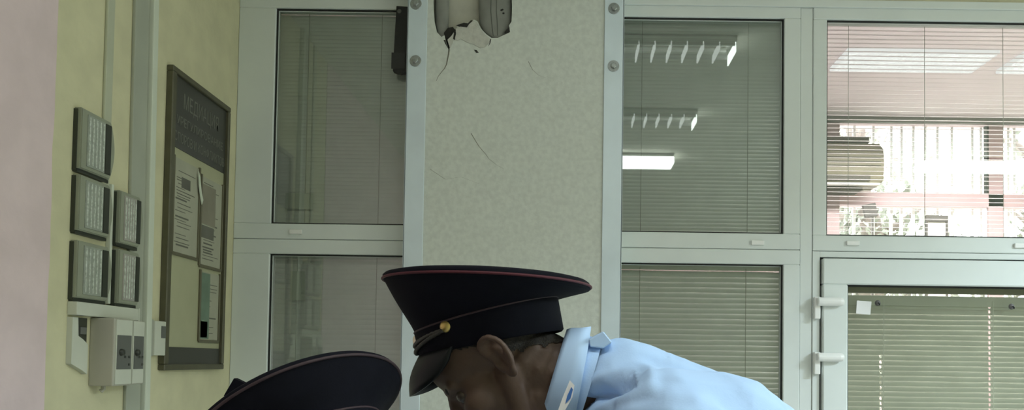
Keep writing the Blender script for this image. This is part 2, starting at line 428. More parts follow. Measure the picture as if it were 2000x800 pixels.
# ---- small things on the glass
def sheet(name, label, cat, x0, x1, y, z0, z1, m, tilt=0.0, th=0.001):
    bm = bmesh.new(); cx, cz = (x0 + x1) / 2, (z0 + z1) / 2
    vs = box(bm, x0 - cx, x1 - cx, 0, th, z0 - cz, z1 - cz, 0)
    # soft curl at one corner
    bmesh.ops.subdivide_edges(bm, edges=bm.edges[:], cuts=4, use_grid_fill=True)
    for v in bm.verts:
        v.co.y -= 0.004 * max(0, (v.co.x / (x1 - x0) + v.co.z / (z1 - z0))) ** 2
    o = obj(name, bm, m); o.location = (cx, y, cz); o.rotation_euler = (0, tilt, 0)
    return tag(o, label, cat)
a = at(1674, 587, YW); b = at(1702, 613, YW)
sheet('sticker', 'small white square sticker near the top of the door glass', 'sticker', a.x, b.x, YW + 0.0068, b.z, a.z, 'white', R(4))
for (px, py, lab) in ((1716, 591, 'dark round suction hook beside the white sticker on the door glass'), (1978, 598, 'dark round suction hook on the door glass near the frame edge of the photo')):
    p = at(px, py, YW)
    t = thing('suction_hook', lab, 'hook', (p.x, YW + 0.01, p.z), 'suction hooks on the door glass')
    bm = bmesh.new(); lathe(bm, [(0.0, 0.006), (0.006, 0.006), (0.012, 0.002), (0.013, 0.0), (0, 0)], (p.x, YW + 0.0095, p.z), (0, -1, 0)); obj('suction_cup', bm, 'sign_grey', t, True)
    bm = bmesh.new(); tube(bm, [(p.x, YW + 0.004, p.z), (p.x, YW - 0.004, p.z), (p.x, YW - 0.006, p.z - 0.008), (p.x, YW - 0.011, p.z - 0.010), (p.x, YW - 0.013, p.z - 0.004)], 0.0022); obj('hook', bm, 'black', t, True)
sheet('pane_reflection', 'pale sheet added as a reflection in the glass low in the upper pane beside the board', 'paper', -1.255, -1.13, YW + 0.050, 2.165, 2.235, 'pale_sheet', R(1))  # pale sheets added in place of faint reflections in the left panes
sheet('pane_reflection', 'tall pale slip added as a reflection in the lower pane beside the board', 'paper', -1.222, -1.158, YW + 0.050, 1.755, 1.885, 'pale_sheet', R(-1))

# ================================================================ PILLAR with torn plaster
YP = 3.40
px0, px1 = -0.690, 0.243
def P2(x, y): q = at(x, y, YP); return (q.x, q.z)
hole = [P2(*q) for q in [(862, -74), (846, -50), (846, 10), (848, 40), (853, 62), (862, 72), (868, 69), (871, 82), (877, 97), (882, 84), (888, 68), (893, 52), (905, 47), (917, 43), (926, 38), (933, 42), (939, 55), (949, 66), (960, 74), (972, 74), (985, 68), (996, 63), (994, 50), (999, 42), (1000, 20), (999, -48), (978, -70), (950, -62), (928, -82), (900, -66), (880, -80)]]
bm = bmesh.new()
zt = HC - 0.001
outer = [(px0, 0.0), (px1, 0.0), (px1, zt), (px0, zt)]
def loop(pts):
    vs = [bm.verts.new((p[0], YP, p[1])) for p in pts]
    return [bm.edges.new((vs[i], vs[(i + 1) % len(vs)])) for i in range(len(vs))]
eds = loop(outer) + loop([(q[0], min(q[1], zt - 0.02)) for q in hole])
bmesh.ops.triangle_fill(bm, use_beauty=True, use_dissolve=False, edges=eds)
# drop any triangles filled inside the hole
def inside(x, z, poly):
    c = False; n = len(poly)
    for i in range(n):
        (xa, za), (xb, zb) = poly[i], poly[(i + 1) % n]
        if (za > z) != (zb > z) and x < (xb - xa) * (z - za) / (zb - za) + xa: c = not c
    return c
hp = [(q[0], min(q[1], zt - 0.02)) for q in hole]
kill = [f for f in bm.faces if inside(f.calc_center_median().x, f.calc_center_median().z, hp)]
bmesh.ops.delete(bm, geom=kill, context='FACES_ONLY')
g = bmesh.ops.extrude_face_region(bm, geom=bm.faces[:])
for v in [q for q in g['geom'] if isinstance(q, bmesh.types.BMVert)]: v.co.y += 0.014
pil = structure('pillar', bm, 'plaster')
obj('core', B(px0 + 0.002, px1 - 0.002, YP + 0.055, YW + 0.02, 0, zt), 'cavity', pil)
bm = bmesh.new(); box(bm, px0, px0 + 0.02, YP + 0.012, YW + 0.02, 0, zt); box(bm, px1 - 0.02, px1, YP + 0.012, YW + 0.02, 0, zt)
obj('side_panel', bm, 'plaster', pil)
def chip(pts, y, d, m, name='plaster_flake'):
    bm = bmesh.new(); prism(bm, [(q[0], y, q[1]) for q in (P2(*s) for s in pts)], (0, d, 0)); return obj(name, bm, m, pil)
# fresh inner plaster layer standing proud below the tear, torn edges, crack lines
chip([(889, 66), (891, 56), (900, 52), (914, 54), (916, 48), (924, 41), (932, 43), (939, 58), (949, 69), (958, 76), (955, 84), (948, 92), (938, 94), (925, 87), (912, 83), (900, 76), (893, 80), (888, 74)], YP - 0.003, 0.004, 'plaster_edge')
chip([(866, 62), (874, 52), (884, 50), (889, 58), (889, 68), (884, 84), (878, 96), (873, 84)], YP + 0.012, 0.02, 'dark_gap', 'shadow_gap')
chip([(874, 78), (882, 70), (887, 62), (888, 70), (884, 84), (879, 95)], YP - 0.002, 0.006, 'plaster_edge')
chip([(891, 50), (906, 45), (914, 46), (920, 40), (924, 41), (915, 49), (912, 54), (896, 52)], YP - 0.0035, 0.003, 'dark_gap', 'shadow_gap')
chip([(989, 58), (995, 53), (996, 62), (991, 65), (985, 63)], YP - 0.002, 0.004, 'dark_gap', 'shadow_gap')
chip([(926, 97), (931, 98), (935, 103), (930, 103)], YP - 0.002, 0.003, 'dark_gap', 'shadow_gap')
chip([(884, 56), (890, 58), (891, 66), (888, 78), (885, 76), (887, 66)], YP - 0.003, 0.003, 'dark_gap', 'shadow_gap')
def crack(pts, w, m='crackline'):
    bm = bmesh.new(); prev = None
    P_ = [P2(*q) for q in pts]
    for i, (x, z) in enumerate(P_):
        ww = w * (1 - 0.8 * i / (len(P_) - 1))
        cur = [bm.verts.new((x - ww, YP - 0.0006, z)), bm.verts.new((x + ww, YP - 0.0006, z)), bm.verts.new((x + ww, YP + 0.002, z)), bm.verts.new((x - ww, YP + 0.002, z))]
        if prev:
            for k in range(4): bm.faces.new((prev[k], prev[(k + 1) % 4], cur[(k + 1) % 4], cur[k]))
        prev = cur
    obj('crack', bm, m, pil)
crack([(877, 96), (876, 106), (874, 116), (872, 126), (868, 134), (862, 141), (856, 149), (852, 158)], 0.0034)
crack([(868, 78), (871, 86), (877, 97)], 0.004, 'dark_gap')
crack([(958, 76), (957, 84), (954, 90)], 0.0030, 'dark_gap')
crack([(920, 260), (935, 285), (948, 300), (955, 310), (970, 322), (985, 330)], 0.0016)
crack([(1032, 120), (1040, 136), (1052, 147), (1066, 152)], 0.0012)
crack([(840, 330), (870, 350), (900, 345), (940, 360)], 0.0012)
# pipes inside the tear
def pipe(label, pts, w, flat, yc):
    t = [Vector((P2(*q)[0], yc, P2(*q)[1])) for q in pts]
    bm = bmesh.new()
    rings = []
    n = 20
    prof = list(zip(t, w))
    for p, r_ in prof:
        rings.append([bm.verts.new(p + Vector((math.cos(2 * math.pi * k / n) * r_, math.sin(2 * math.pi * k / n) * min(r_, flat), 0))) for k in range(n)])
    for a, b in zip(rings, rings[1:]):
        for k in range(n): bm.faces.new((a[k], a[(k + 1) % n], b[(k + 1) % n], b[k]))
    bm.faces.new(rings[0]); bm.faces.new(rings[-1][::-1])
    return tag(obj('pipe', bm, 'pipe', None, True), label, 'pipe', 'pipes in the torn plaster')
pipe('wide grey pipe with rounded lower end in the torn plaster of the pillar', [(966, -84), (966, 10), (967, 40), (968, 56), (969, 66), (970, 72), (970, 75)], [0.073, 0.073, 0.070, 0.058, 0.040, 0.022, 0.006], 0.022, YP + 0.030)
pipe('narrow grey pipe at the side of the torn plaster near the black bar', [(862, -84), (861, 20), (861, 50), (864, 70), (868, 84)], [0.031, 0.030, 0.028, 0.020, 0.006], 0.016, YP + 0.034)
bm = bmesh.new()
for sx in (-0.004, 0.008):
    p = [P2(963 + sx * 900, -40), P2(962 + sx * 900, 20), P2(964 + sx * 900, 45), P2(966 + sx * 700, 68)]
    tube(bm, [(q[0], YP + 0.009, q[1]) for q in p], 0.0022, 6)
seam = obj('pipe_seam', bm, 'inset_grey', D.objects['pipe'])
bm = bmesh.new()
for (sx, sy) in ((979, 18), (983, 24), (981, 17)):
    q = P2(sx, sy); ball(bm, (q[0], YP + 0.0095, q[1]), (0.005, 0.002, 0.004), sub=2)
obj('nick', bm, 'dark_gap', D.objects['pipe'])

# ---- steel strips with bolts
def strip(label, xa, xb, bolts, fold):
    root = thing('steel_strip', label, 'metal strip', ((xa + xb) / 2, YP, 0), 'steel strips on the pillar')
    y0 = YP - 0.006
    bm = bmesh.new()
    box(bm, xa, xb, y0, YP - 0.0005, 0.0, zt - 0.001, 0.0015, 1)
    fx = xa if fold < 0 else xb
    box(bm, min(fx, fx - fold * 0.004), max(fx, fx - fold * 0.004), y0, YP + 0.085, 0.0, zt - 0.001)
    obj('plate', bm, 'steel', root)
    for (cx, cz) in bolts:
        bm = bmesh.new(); lathe(bm, [(0.0, 0.003), (0.013, 0.003), (0.0235, 0.003), (0.025, 0.0015), (0.025, 0.0)], (cx, y0, cz), (0, -1, 0), 32)
        w = obj('bolt', bm, 'bolt', root, False)
        bm = bmesh.new(); lathe(bm, [(0.0, 0.014), (0.010, 0.014), (0.0135, 0.012), (0.0135, 0.003)], (cx, y0, cz), (0, -1, 0), 6)
        obj('bolt_head', bm, 'bolt', w)
def bp(*pts): return [(at(x, y, YP).x, at(x, y, YP).z) for x, y in pts]
strip('galvanised steel strip bolted down the pillar edge beside the black bar', px0 - 0.002, px0 + 0.083, bp((813, 9), (812, 120)) + [(px0 + 0.04, 0.8), (px0 + 0.04, 0.3)], -1)
strip('galvanised steel strip bolted down the pillar edge beside the pane with mirrored lamps', px1 - 0.083, px1 + 0.002, bp((1199, 18), (1198, 130)) + [(px1 - 0.04, 0.8), (px1 - 0.04, 0.3)], 1)
# ---- black bar on the window beside the strip
a = at(775, 12, YW - 0.02); b = at(797, 140, YW - 0.02)
bar = thing('black_bar', 'black flat bar hanging at the top of the window beside the steel strip', 'bar', (a.x, YW - 0.02, b.z))
bm = bmesh.new()
prism(bm, [(at(x, y, YW - 0.03).x, YW - 0.03, at(x, y, YW - 0.03).z) for x, y in ((774, 11), (802, 13), (800, 60), (798, 141), (788, 142), (781, 143), (775, 140), (767, 139), (769, 104), (772, 50))], (0, 0.028, 0))
bmesh.ops.bevel(bm, geom=bm.edges[:], offset=0.002, segments=1, affect='EDGES')
obj('body', bm, 'black', bar)
q = at(780, 22, YW - 0.03)
bm = bmesh.new(); lathe(bm, [(0, 0.002), (0.008, 0.002), (0.010, 0.0)], (q.x, YW - 0.03, q.z), (0, -1, 0)); obj('screw', bm, 'inset_grey', bar)
bm = bmesh.new(); box(bm, at(770, 0, YW).x, at(797, 0, YW).x, YW - 0.0325, YW - 0.029, at(780, 139, YW).z, at(780, 108, YW).z, 0.001); obj('end_sleeve', bm, 'sleeve', bar)

# ================================================================ LEFT WALL FITTINGS
def duct(label, y0, y1, d, m, z0=0.0, z1=HC - 0.002, lean=0.0, bev=0.004):
    bm = bmesh.new(); vs = box(bm, XL, XL + d, y0, y1, z0, z1, bev, 2)
    for v in bm.verts: v.co.y += lean * (2.0 - v.co.z)
    return tag(obj('cable_duct', bm, m), label, 'cable duct', 'cable ducts on the cream wall')
duct('shallow cream cable duct rising above the wall panels', 2.484, 2.524, 0.010, 'duct', z0=2.02)
duct('flat grey cable duct next to the notice board', 2.648, 2.738, 0.012, 'duct_grey', lean=0.014)
duct('raised pale cable duct standing nearest the notice board', 2.742, 2.776, 0.026, 'duct_light', lean=0.016)

def alarm_panel(label, y0, y1, z0, z1, face, shine, xo=0.0):
    XL = globals()['XL'] + xo
    root = thing('control_panel', label, 'control panel', (XL, (y0 + y1) / 2, z0), 'wall control panels')
    d = 0.022
    # outline with a bowed far end, pushed out from the wall
    pts = []
    bow = 0.022
    pts += [(y0, z0), (y0, z1)]
    pts += [(y1 - bow + bow * math.sin(math.pi * k / 12), z1 - (z1 - z0) * k / 12) for k in range(13)]
    bm = bmesh.new(); prism(bm, [(XL + 0.002, y, z) for y, z in pts], (d, 0, 0))
    bmesh.ops.bevel(bm, geom=[e for e in bm.edges if all(v.co.x > XL + 0.02 for v in e.verts)], offset=0.003, segments=2, affect='EDGES')
    obj('housing', bm, 'device', root)
    xf = XL + d + 0.002
    w = y1 - y0
    fy0, fy1 = y0 + 0.16 * w, y0 + 0.68 * w
    fz0, fz1 = z0 + 0.07 * (z1 - z0), z1 - 0.07 * (z1 - z0)
    fp = obj('face_plate', B(xf - 0.001, xf + 0.003, fy0, fy1, fz0, fz1, bevel=0.001), face, root)
    nstr = 5
    for k in range(nstr):
        yy = fy0 + (fy1 - fy0) * (k + 0.5) / nstr
        obj('print_stripe', B(xf + 0.002, xf + 0.0045, yy - 0.003, yy + 0.003, fz0 + 0.006, fz1 - 0.006), shine, fp)
    obj('dark_strip', B(xf - 0.001, xf + 0.003, y0 + 0.70 * w, y0 + 0.87 * w, fz0, fz1, bevel=0.001), 'device_dark', root)
    obj('edge_shadow', B(XL, XL + 0.012, y0 - 0.003, y0 + 0.002, z0 - 0.006, z1 - 0.004), 'device_dark', root)  # dark strip put in for the shadow along the panel's near edge
    obj('foot_strip', B(XL, XL + 0.014, y0, y1 - 0.012, z0 - 0.010, z0), 'device_dark', root)  # plain dark strip along the foot of the panel
alarm_panel('grey control panel topmost in the taller column of panels', 2.345, 2.520, 2.052, 2.234, 'device_face', 'device_stripe')
alarm_panel('grey control panel in the middle of the taller column of panels', 2.346, 2.520, 1.868, 2.034, 'device_face', 'device_stripe')
alarm_panel('grey control panel lowest in the taller column, just above the white trunking', 2.347, 2.526, 1.668, 1.838, 'device_face', 'device_stripe')
alarm_panel('pinkish grey control panel upper of the shorter column beside the cable duct', 2.541, 2.680, 1.860, 2.028, 'device_pink', 'device_stripe', 0.0125)
alarm_panel('pinkish grey control panel lower of the shorter column beside the cable duct', 2.545, 2.682, 1.666, 1.840, 'device_pink', 'device_stripe', 0.0125)
tag(obj('mounting_rail', B(XL, XL + 0.016, 2.527, 2.540, 1.662, 2.045, bevel=0.002), 'duct_light'), 'thin pale vertical rail between the two columns of control panels', 'rail')
# white trunking under the panels
tr = thing('cable_trunking', 'short white cable trunking under the control panels', 'trunking', (XL, 2.51, 1.617))
obj('body', B(XL, XL + 0.030, 2.343, 2.682, 1.616, 1.656, bevel=0.003), 'box_white', tr)
obj('end_cap', B(XL, XL + 0.031, 2.682, 2.690, 1.614, 1.658, bevel=0.002), 'box_white', tr)
# junction plate with torn top, behind the twin box
jp = thing('junction_plate', 'off-white broken junction cover behind the twin switch box', 'cover', (XL, 2.37, 1.45))
bm = bmesh.new(); prism(bm, [(XL - 0.003, y, z) for y, z in ((2.345, 1.61), (2.372, 1.61), (2.376, 1.555), (2.40, 1.545), (2.425, 1.53), (2.425, 1.44), (2.40, 1.452), (2.345, 1.472))], (0.020, 0, 0))
obj('cover', bm, 'box_white', jp)
obj('opening', B(XL, XL + 0.012, 2.37, 2.425, 1.53, 1.61), 'device_dark', jp)
obj('wire', B(XL + 0.008, XL + 0.018, 2.385, 2.415, 1.560, 1.582, bevel=0.002), 'inset_grey', jp)
# twin switch box, standing well off the wall
tb = thing('switch_box', 'deep pale twin switch box with two grey socket faces below the panels', 'switch box', (XL, 2.53, 1.40))
dd = 0.075
bm = bmesh.new(); box(bm, XL, XL + dd, 2.46, 2.565, 1.403, 1.614, 0.004); obj('housing', bm, 'box_grey', tb)
bm = bmesh.new(); box(bm, XL, XL + dd - 0.004, 2.568, 2.645, 1.405, 1.612, 0.004); obj('second_housing', bm, 'box_grey', tb)
for (ya, yb, xx) in ((2.470, 2.560, XL + dd), (2.575, 2.642, XL + dd - 0.004)):
    p1 = obj('face_plate', B(xx - 0.001, xx + 0.003, ya, yb, 1.408, 1.610, bevel=0.001), 'box_white', tb)
    s = obj('socket_face', B(xx + 0.002, xx + 0.005, ya + 0.004, yb - 0.006, 1.455, 1.562, bevel=0.001), 'inset_grey', tb)
    w = yb - ya
    bm = bmesh.new(); lathe(bm, [(0, 0.010), (0.009, 0.009), (0.011, 0.0)], (xx + 0.005, ya + 0.27 * w, 1.508), (1, 0, 0), 16); obj('knob', bm, 'device_dark', s, True)
    for (fy, zz) in ((0.52, 1.494), (0.78, 1.494), (0.78, 1.470)):
        bm = bmesh.new(); lathe(bm, [(0, 0.003), (0.0035, 0.003), (0.0045, 0.0)], (xx + 0.005, ya + fy * w, zz), (1, 0, 0), 12); obj('indicator', bm, 'device_dark', s, True)
bm = bmesh.new(); tube(bm, [(XL + 0.03, 2.49, 1.406), (XL + 0.03, 2.49, 1.392), (XL + 0.025, 2.485, 1.386)], 0.007); obj('cable_gland', bm, 'box_grey', tb)
# small beige sensor box left of the board
sb = thing('sensor_box', 'small beige sensor box between cable duct and notice board', 'sensor', (XL, 2.83, 1.497))
obj('body', B(XL, XL + 0.030, 2.795, 2.872, 1.500, 1.622, bevel=0.003), 'box_white', sb)
obj('side_cover', B(XL, XL + 0.024, 2.783, 2.797, 1.498, 1.626, bevel=0.002), 'duct_grey', sb)
obj('grey_window', B(XL + 0.029, XL + 0.032, 2.838, 2.868, 1.562, 1.605, bevel=0.001), 'inset_grey', sb)
# ---- notice board
by0, by1, bz0, bz1 = 2.878, 3.382, 1.446, 2.564
nb = thing('notice_board', 'tall brown-framed notice board with dark header hanging on the cream wall', 'notice board', (XL, (by0 + by1) / 2, bz0))
bm = bmesh.new(); ring_box(bm, by0, by1, bz0, bz1, 0.022, XL, XL + 0.026, axis='X', bevel=0.003, widths=(0.030, 0.020, 0.022, 0.022)); obj('frame', bm, 'frame_brown', nb)
obj('backing', B(XL, XL + 0.010, by0 + 0.01, by1 - 0.01, bz0 + 0.01, bz1 - 0.01), 'board_cream', nb)
hd = obj('header', B(XL + 0.009, XL + 0.014, by0 + 0.028, by1 - 0.018, 2.275, bz1 - 0.018), 'board_dark', nb)
obj('footer', B(XL + 0.009, XL + 0.014, by0 + 0.028, by1 - 0.018, bz0 + 0.018, 1.532), 'board_dark', nb)
cy = (by0 + by1) / 2 + 0.006
text_mesh('МЕДИАЦИЯ', 0.078, (XL + 0.0146, cy, 2.435), (0, 1, 0), (0, 0, 1), 'letters', 'lettering', hd, width=0.30)
text_mesh('УРЕГУЛИРОВАНИЕ', 0.045, (XL + 0.0146, cy, 2.366), (0, 1, 0), (0, 0, 1), 'letters', 'lettering', hd, width=0.40)
text_mesh('СПОРОВ И КОНФЛИКТОВ', 0.050, (XL + 0.0146, cy, 2.300), (0, 1, 0), (0, 0, 1), 'letters', 'lettering', hd, width=0.43)
def pocket(y0, y1, z0, z1, paper, lines, extra=None):
    x = XL + 0.010
    bm = bmesh.new(); box(bm, x, x + 0.008, y0 - 0.005, y0 + 0.006, z0, z1, 0.001, 1); box(bm, x, x + 0.008, y1 - 0.006, y1 + 0.004, z0, z1, 0.001, 1); box(bm, x, x + 0.008, y0, y1, z0 - 0.006, z0 + 0.006, 0.001, 1)
    pk = obj('pocket', bm, 'pocket', nb)
    bm = bmesh.new(); box(bm, x, x + 0.003, y0 + 0.006, y1 - 0.006, z0 + 0.006, z1 - 0.006)
    obj('leaflet', bm, paper, pk)
    bm = bmesh.new(); zz = z1 - 0.03
    while zz > z0 + 0.02:
        if random.random() < lines:
            ya = y0 + 0.02 + random.uniform(0, 0.02); l = random.uniform(0.4, 0.95) * (y1 - y0 - 0.05)
            h = random.choice((0.0025, 0.003, 0.006))
            box(bm, x + 0.003, x + 0.0036, ya, ya + l, zz, zz + h)
        zz -= random.uniform(0.009, 0.016)
    obj('print', bm, 'ink', pk)
    if extra:
        for (a0, a1, b0, b1, m) in extra:
            obj('printed_block', B(x + 0.003, x + 0.0038, a0, a1, b0, b1), m, pk)
    # clear sleeve edge curling at the top corner
    return pk
pocket(2.925, 3.135, 1.880, 2.245, 'paper', 0.85, [(2.99, 3.06, 2.135, 2.175, 'ink')])
pocket(3.150, 3.350, 1.860, 2.225, 'paper', 0.75, [(3.165, 3.285, 2.03, 2.19, 'paper_grey'), (3.165, 3.275, 1.975, 2.025, 'ink')])
pocket(3.165, 3.345, 1.560, 1.845, 'paper', 0.7, [(3.175, 3.255, 1.57, 1.835, 'paper_green'), (3.18, 3.24, 1.575, 1.64, 'device_dark')])
bm = bmesh.new(); prism(bm, [(XL + 0.021, y, z) for y, z in ((3.105, 2.225), (3.118, 2.205), (3.135, 2.145), (3.150, 2.120), (3.140, 2.10), (3.125, 2.13), (3.112, 2.17))], (0.003, 0, 0)); obj('sleeve_curl', bm, 'duct_light', nb)

# ================================================================ CEILING LIGHTS (front room)
def louvre_light(name, label, x0, x1, y0, y1, power, lit=False, z=HC, group='louvred ceiling lights mirrored in the glass', flush=False, color=(0.94, 1.0, 0.95), spread=150, emit='panel_on'):
    root = thing(name, label, 'ceiling light', ((x0 + x1) / 2, (y0 + y1) / 2, z), group)
    if flush: z += 0.066
    bm = bmesh.new(); box(bm, x0, x1, y0, y1, z - 0.012, z - 0.001)
    hb_ = z - 0.075 if lit else z - 0.032
    box(bm, x0, x1, y0, y0 + 0.006, hb_, z - 0.001); box(bm, x0, x1, y1 - 0.006, y1, hb_, z - 0.001)
    box(bm, x0, x0 + 0.006, y0, y1, hb_, z - 0.001); box(bm, x1 - 0.006, x1, y0, y1, hb_, z - 0.001)
    obj('housing', bm, 'lamp_body', root)
    if lit:
        bm = bmesh.new(); box(bm, x0 - 0.004, x1 + 0.004, y0 - 0.004, y1 + 0.004, z - 0.086, z - 0.030, 0.004); obj('diffuser', bm, emit, root)
    else:
        for fy in (0.3, 0.7):
            yy = y0 + (y1 - y0) * fy
            bm = bmesh.new(); tube(bm, [(x0 + 0.03, yy, z - 0.026), (x1 - 0.03, yy, z - 0.026)], 0.012, 10); obj('tube', bm, 'lamp_body', root, True)
        bm = bmesh.new(); nb_ = int((x1 - x0) / 0.084)
        for k in range(nb_):
            xx = x0 + 0.006 + (x1 - x0 - 0.012) * k / nb_
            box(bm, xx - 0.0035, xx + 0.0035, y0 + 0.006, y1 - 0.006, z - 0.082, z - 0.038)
        obj('louvre', bm, 'blade_glow', root)
        bm = bmesh.new()
        for yy in (y0 + 0.008, y1 - 0.008): box(bm, x0, x1, yy - 0.002, yy + 0.002, z - 0.060, z - 0.030)
        obj('louvre_rail', bm, 'louvre_rail', root)
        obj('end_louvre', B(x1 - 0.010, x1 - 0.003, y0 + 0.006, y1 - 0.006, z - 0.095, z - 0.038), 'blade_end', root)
    if power > 0:
        li = D.lights.new('lamp', 'AREA'); li.shape = 'RECTANGLE'; li.size = x1 - x0 - 0.02; li.size_y = y1 - y0 - 0.02
        li.energy = power; li.color = color; li.spread = R(spread)
        lo = D.objects.new('lamp', li); COL.objects.link(lo); lo.location = ((x0 + x1) / 2, (y0 + y1) / 2, z - 0.088); child(lo, root)
    return root
FL = 'ceiling lights mirrored in the glass'
louvre_light('ceiling_light', 'unlit louvred ceiling light with glowing blades nearest the glass partition', -0.32, 0.93, 2.53, 2.75, 0, group=FL)
louvre_light('ceiling_light', 'unlit louvred ceiling light with glowing blades second from the glass partition', -0.32, 0.93, 1.25, 1.47, 0, group=FL)
louvre_light('ceiling_light', 'lit ceiling light mirrored as a white bar beside the pillar', -0.32, 0.93, 0.03, 0.26, 4, lit=True, group=FL, spread=150, color=(0.92, 1.0, 1.08))
louvre_light('ceiling_light', 'lit ceiling light mirrored as a white bar across the upper right pane', 3.10, 4.35, 0.03, 0.26, 40, lit=True, group=FL, spread=150, color=(0.87, 1.0, 1.12))
louvre_light('ceiling_light', 'added unseen ceiling light over the right side of the room near the partition', 3.60, 4.85, 1.25, 1.47, 185, lit=True, group=FL, spread=150, color=(0.83, 1.0, 1.16))  # unseen lamp added as key light, set clear of the mirror view
louvre_light('ceiling_light', 'added unseen ceiling light behind the camera on the far door side', 5.20, 6.45, -1.6, -1.37, 80, lit=True, group=FL, spread=150, color=(0.88, 1.0, 1.10))  # unseen lamp added to fill the room, its mirror image out of frame

# ================================================================ OFFICE BEHIND THE PARTITION
structure('ceiling_office', B(XL - 0.2, XR + 0.2, YW + 0.1, YF + 0.3, HC, HC + 0.12), 'inner_ceiling')
structure('wall_office_left', B(XL - 0.2, XL, YW + 0.1, YF + 0.2, 0, HC), 'inner_wall')
wx0, wx1, wz0, wz1 = at(1640, 300, YF).x, 5.2, 1.0, at(1700, 226, YF).z
bm = bmesh.new(); box(bm, XL, wx0, YF, YF + 0.22, 0, HC); box(bm, wx0, wx1, YF, YF + 0.22, 0, wz0); box(bm, wx1, XR, YF, YF + 0.22, 0, HC); box(bm, wx0, wx1, YF, YF + 0.22, wz1, HC)
structure('wall_office_far', bm, 'inner_wall')
tag(obj('curtain_rail', B(wx0 - 0.45, wx1, YF - 0.05, YF - 0.012, HC - 0.05, HC - 0.008, bevel=0.004), 'inset_grey'), 'dark ceiling-height curtain rail above the far office window', 'curtain rail')
# far window
fw = struct_root('window_6', ((wx0 + wx1) / 2, YF, wz0))
Yg = YF + 0.06
def fx(px): return at(px, 320, Yg).x
def fz(py): return at(1850, py, Yg).z
ztop = fz(226)
m1a, m1b, m2a, m2b = fx(1930), fx(1960), fx(2090), fx(2110)
bm = bmesh.new()
box(bm, wx0, wx1, Yg, Yg + 0.06, fz(243), wz1, 0.003)          # broad top member
box(bm, wx0, wx1, Yg, Yg + 0.06, fz(402), fz(376), 0.003)      # transom
box(bm, m1a, m1b, Yg, Yg + 0.025, wz0, wz1, 0.003)              # mullion
box(bm, fx(2330), fx(2365), Yg, Yg + 0.025, wz0, wz1, 0.003)
box(bm, wx0, wx1, Yg, Yg + 0.06, wz0, wz0 + 0.07, 0.003); box(bm, wx0, wx0 + 0.015, Yg, Yg + 0.06, wz0, wz1)
obj('frame', bm, 'window_pink', fw)
obj('gasket', B(fx(1928), fx(1931), Yg - 0.002, Yg + 0.05, fz(376), fz(243)), 'gasket', fw)
obj('pane', B(wx0, wx1, Yg + 0.028, Yg + 0.031, wz0, wz1), 'glass_clear', fw)
grille = thing('window_grille', 'white barred grille outside the far office window', 'grille', ((wx0 + wx1) / 2, YF + 0.17, wz0))
for i, px in enumerate([1668, 1705, 1740, 1760, 1783, 1806, 1830, 1858, 1898, 1915, 1968, 1980, 2010, 2040, 2070, 2100, 2140, 2180, 2220, 2260, 2300]):
    x = at(px, 320, YF + 0.17).x
    obj('bar', B(x - 0.010, x + 0.010, YF + 0.16, YF + 0.18, wz0, wz1, bevel=0.002), 'bar_white', grille)
for py in (246, 405):
    z = at(1850, py, YF + 0.17).z
    obj('rail', B(wx0, wx1, YF + 0.155, YF + 0.185, z - 0.010, z + 0.010, bevel=0.002), 'bar_white', grille)
# air conditioner on the far wall
a0 = at(1500, 262, YF - 0.22); a1 = at(1729, 366, YF - 0.22)
ac = thing('air_conditioner', 'beige split air conditioner hanging beside the far office window', 'air conditioner', (1.9, YF, a1.z))
ya, yb = YF - 0.22, YF - 0.002
def az(py): return at(1680, py, ya).z
prof = [(yb, az(276)), (ya + 0.05, az(276)), (ya + 0.012, az(286)), (ya, az(302)), (ya, az(332)), (ya + 0.012, az(346)), (ya + 0.03, az(357)), (yb, az(358))]
bm = bmesh.new(); prism(bm, [(a0.x, y, z) for y, z in prof], (a1.x - a0.x, 0, 0)); bmesh.ops.bevel(bm, geom=[e for e in bm.edges if all(v.co.x > a1.x - 1e-4 for v in e.verts)], offset=0.02, segments=3, affect='EDGES')
obj('body', bm, 'ac', ac)
bm = bmesh.new()
for py in (292, 299, 306, 314, 322): box(bm, a0.x, a1.x - 0.03, ya - 0.004, ya + 0.02, az(py + 1.2), az(py))
obj('front_grille', bm, 'ac_dark', ac)
obj('air_outlet', B(a0.x, at(1700, 340, ya).x, ya - 0.004, ya + 0.04, az(352), az(341)), 'ac_dark', ac)
obj('vane', B(a0.x, a1.x - 0.04, ya - 0.01, ya + 0.04, az(361), az(357), bevel=0.002), 'rail', ac)
obj('mounting_plate', B(a0.x, at(1704, 266, ya).x, ya + 0.06, yb, az(274), az(262)), 'ac_dark', ac)
obj('bottom_bracket', B(a0.x, at(1690, 364, ya).x, ya + 0.05, yb, az(368), az(362)), 'ac_dark', ac)
# things on the far sill
p = at(1699, 411, YF - 0.06)
sg = thing('tilted_card', 'small dark tilted board on a stand under the air conditioner beyond the panes', 'board', (p.x, p.y, 1.0))
bm = bmesh.new(); box(bm, -0.047, 0.047, -0.012, 0.012, -0.048, 0.048, 0.004); bmesh.ops.transform(bm, matrix=Matrix.Translation(p) @ Matrix.Rotation(R(-12), 4, 'Y'), verts=bm.verts); obj('card', bm, 'sign_grey', sg)
obj('stand', B(p.x + 0.012, p.x + 0.026, p.y - 0.006, p.y + 0.006, 1.0, p.z - 0.03), 'sign_grey', sg)
obj('stand_base', B(p.x - 0.03, p.x + 0.07, p.y - 0.04, p.y + 0.04, 1.0, 1.008, bevel=0.002), 'sign_grey', sg)
p0 = at(1808, 420, YF - 0.06); p1_ = at(1852, 470, YF - 0.06)
fr = thing('photo_frame', 'dark framed white sheet standing on the far office window sill', 'frame', ((p0.x + p1_.x) / 2, YF - 0.06, 1.9))
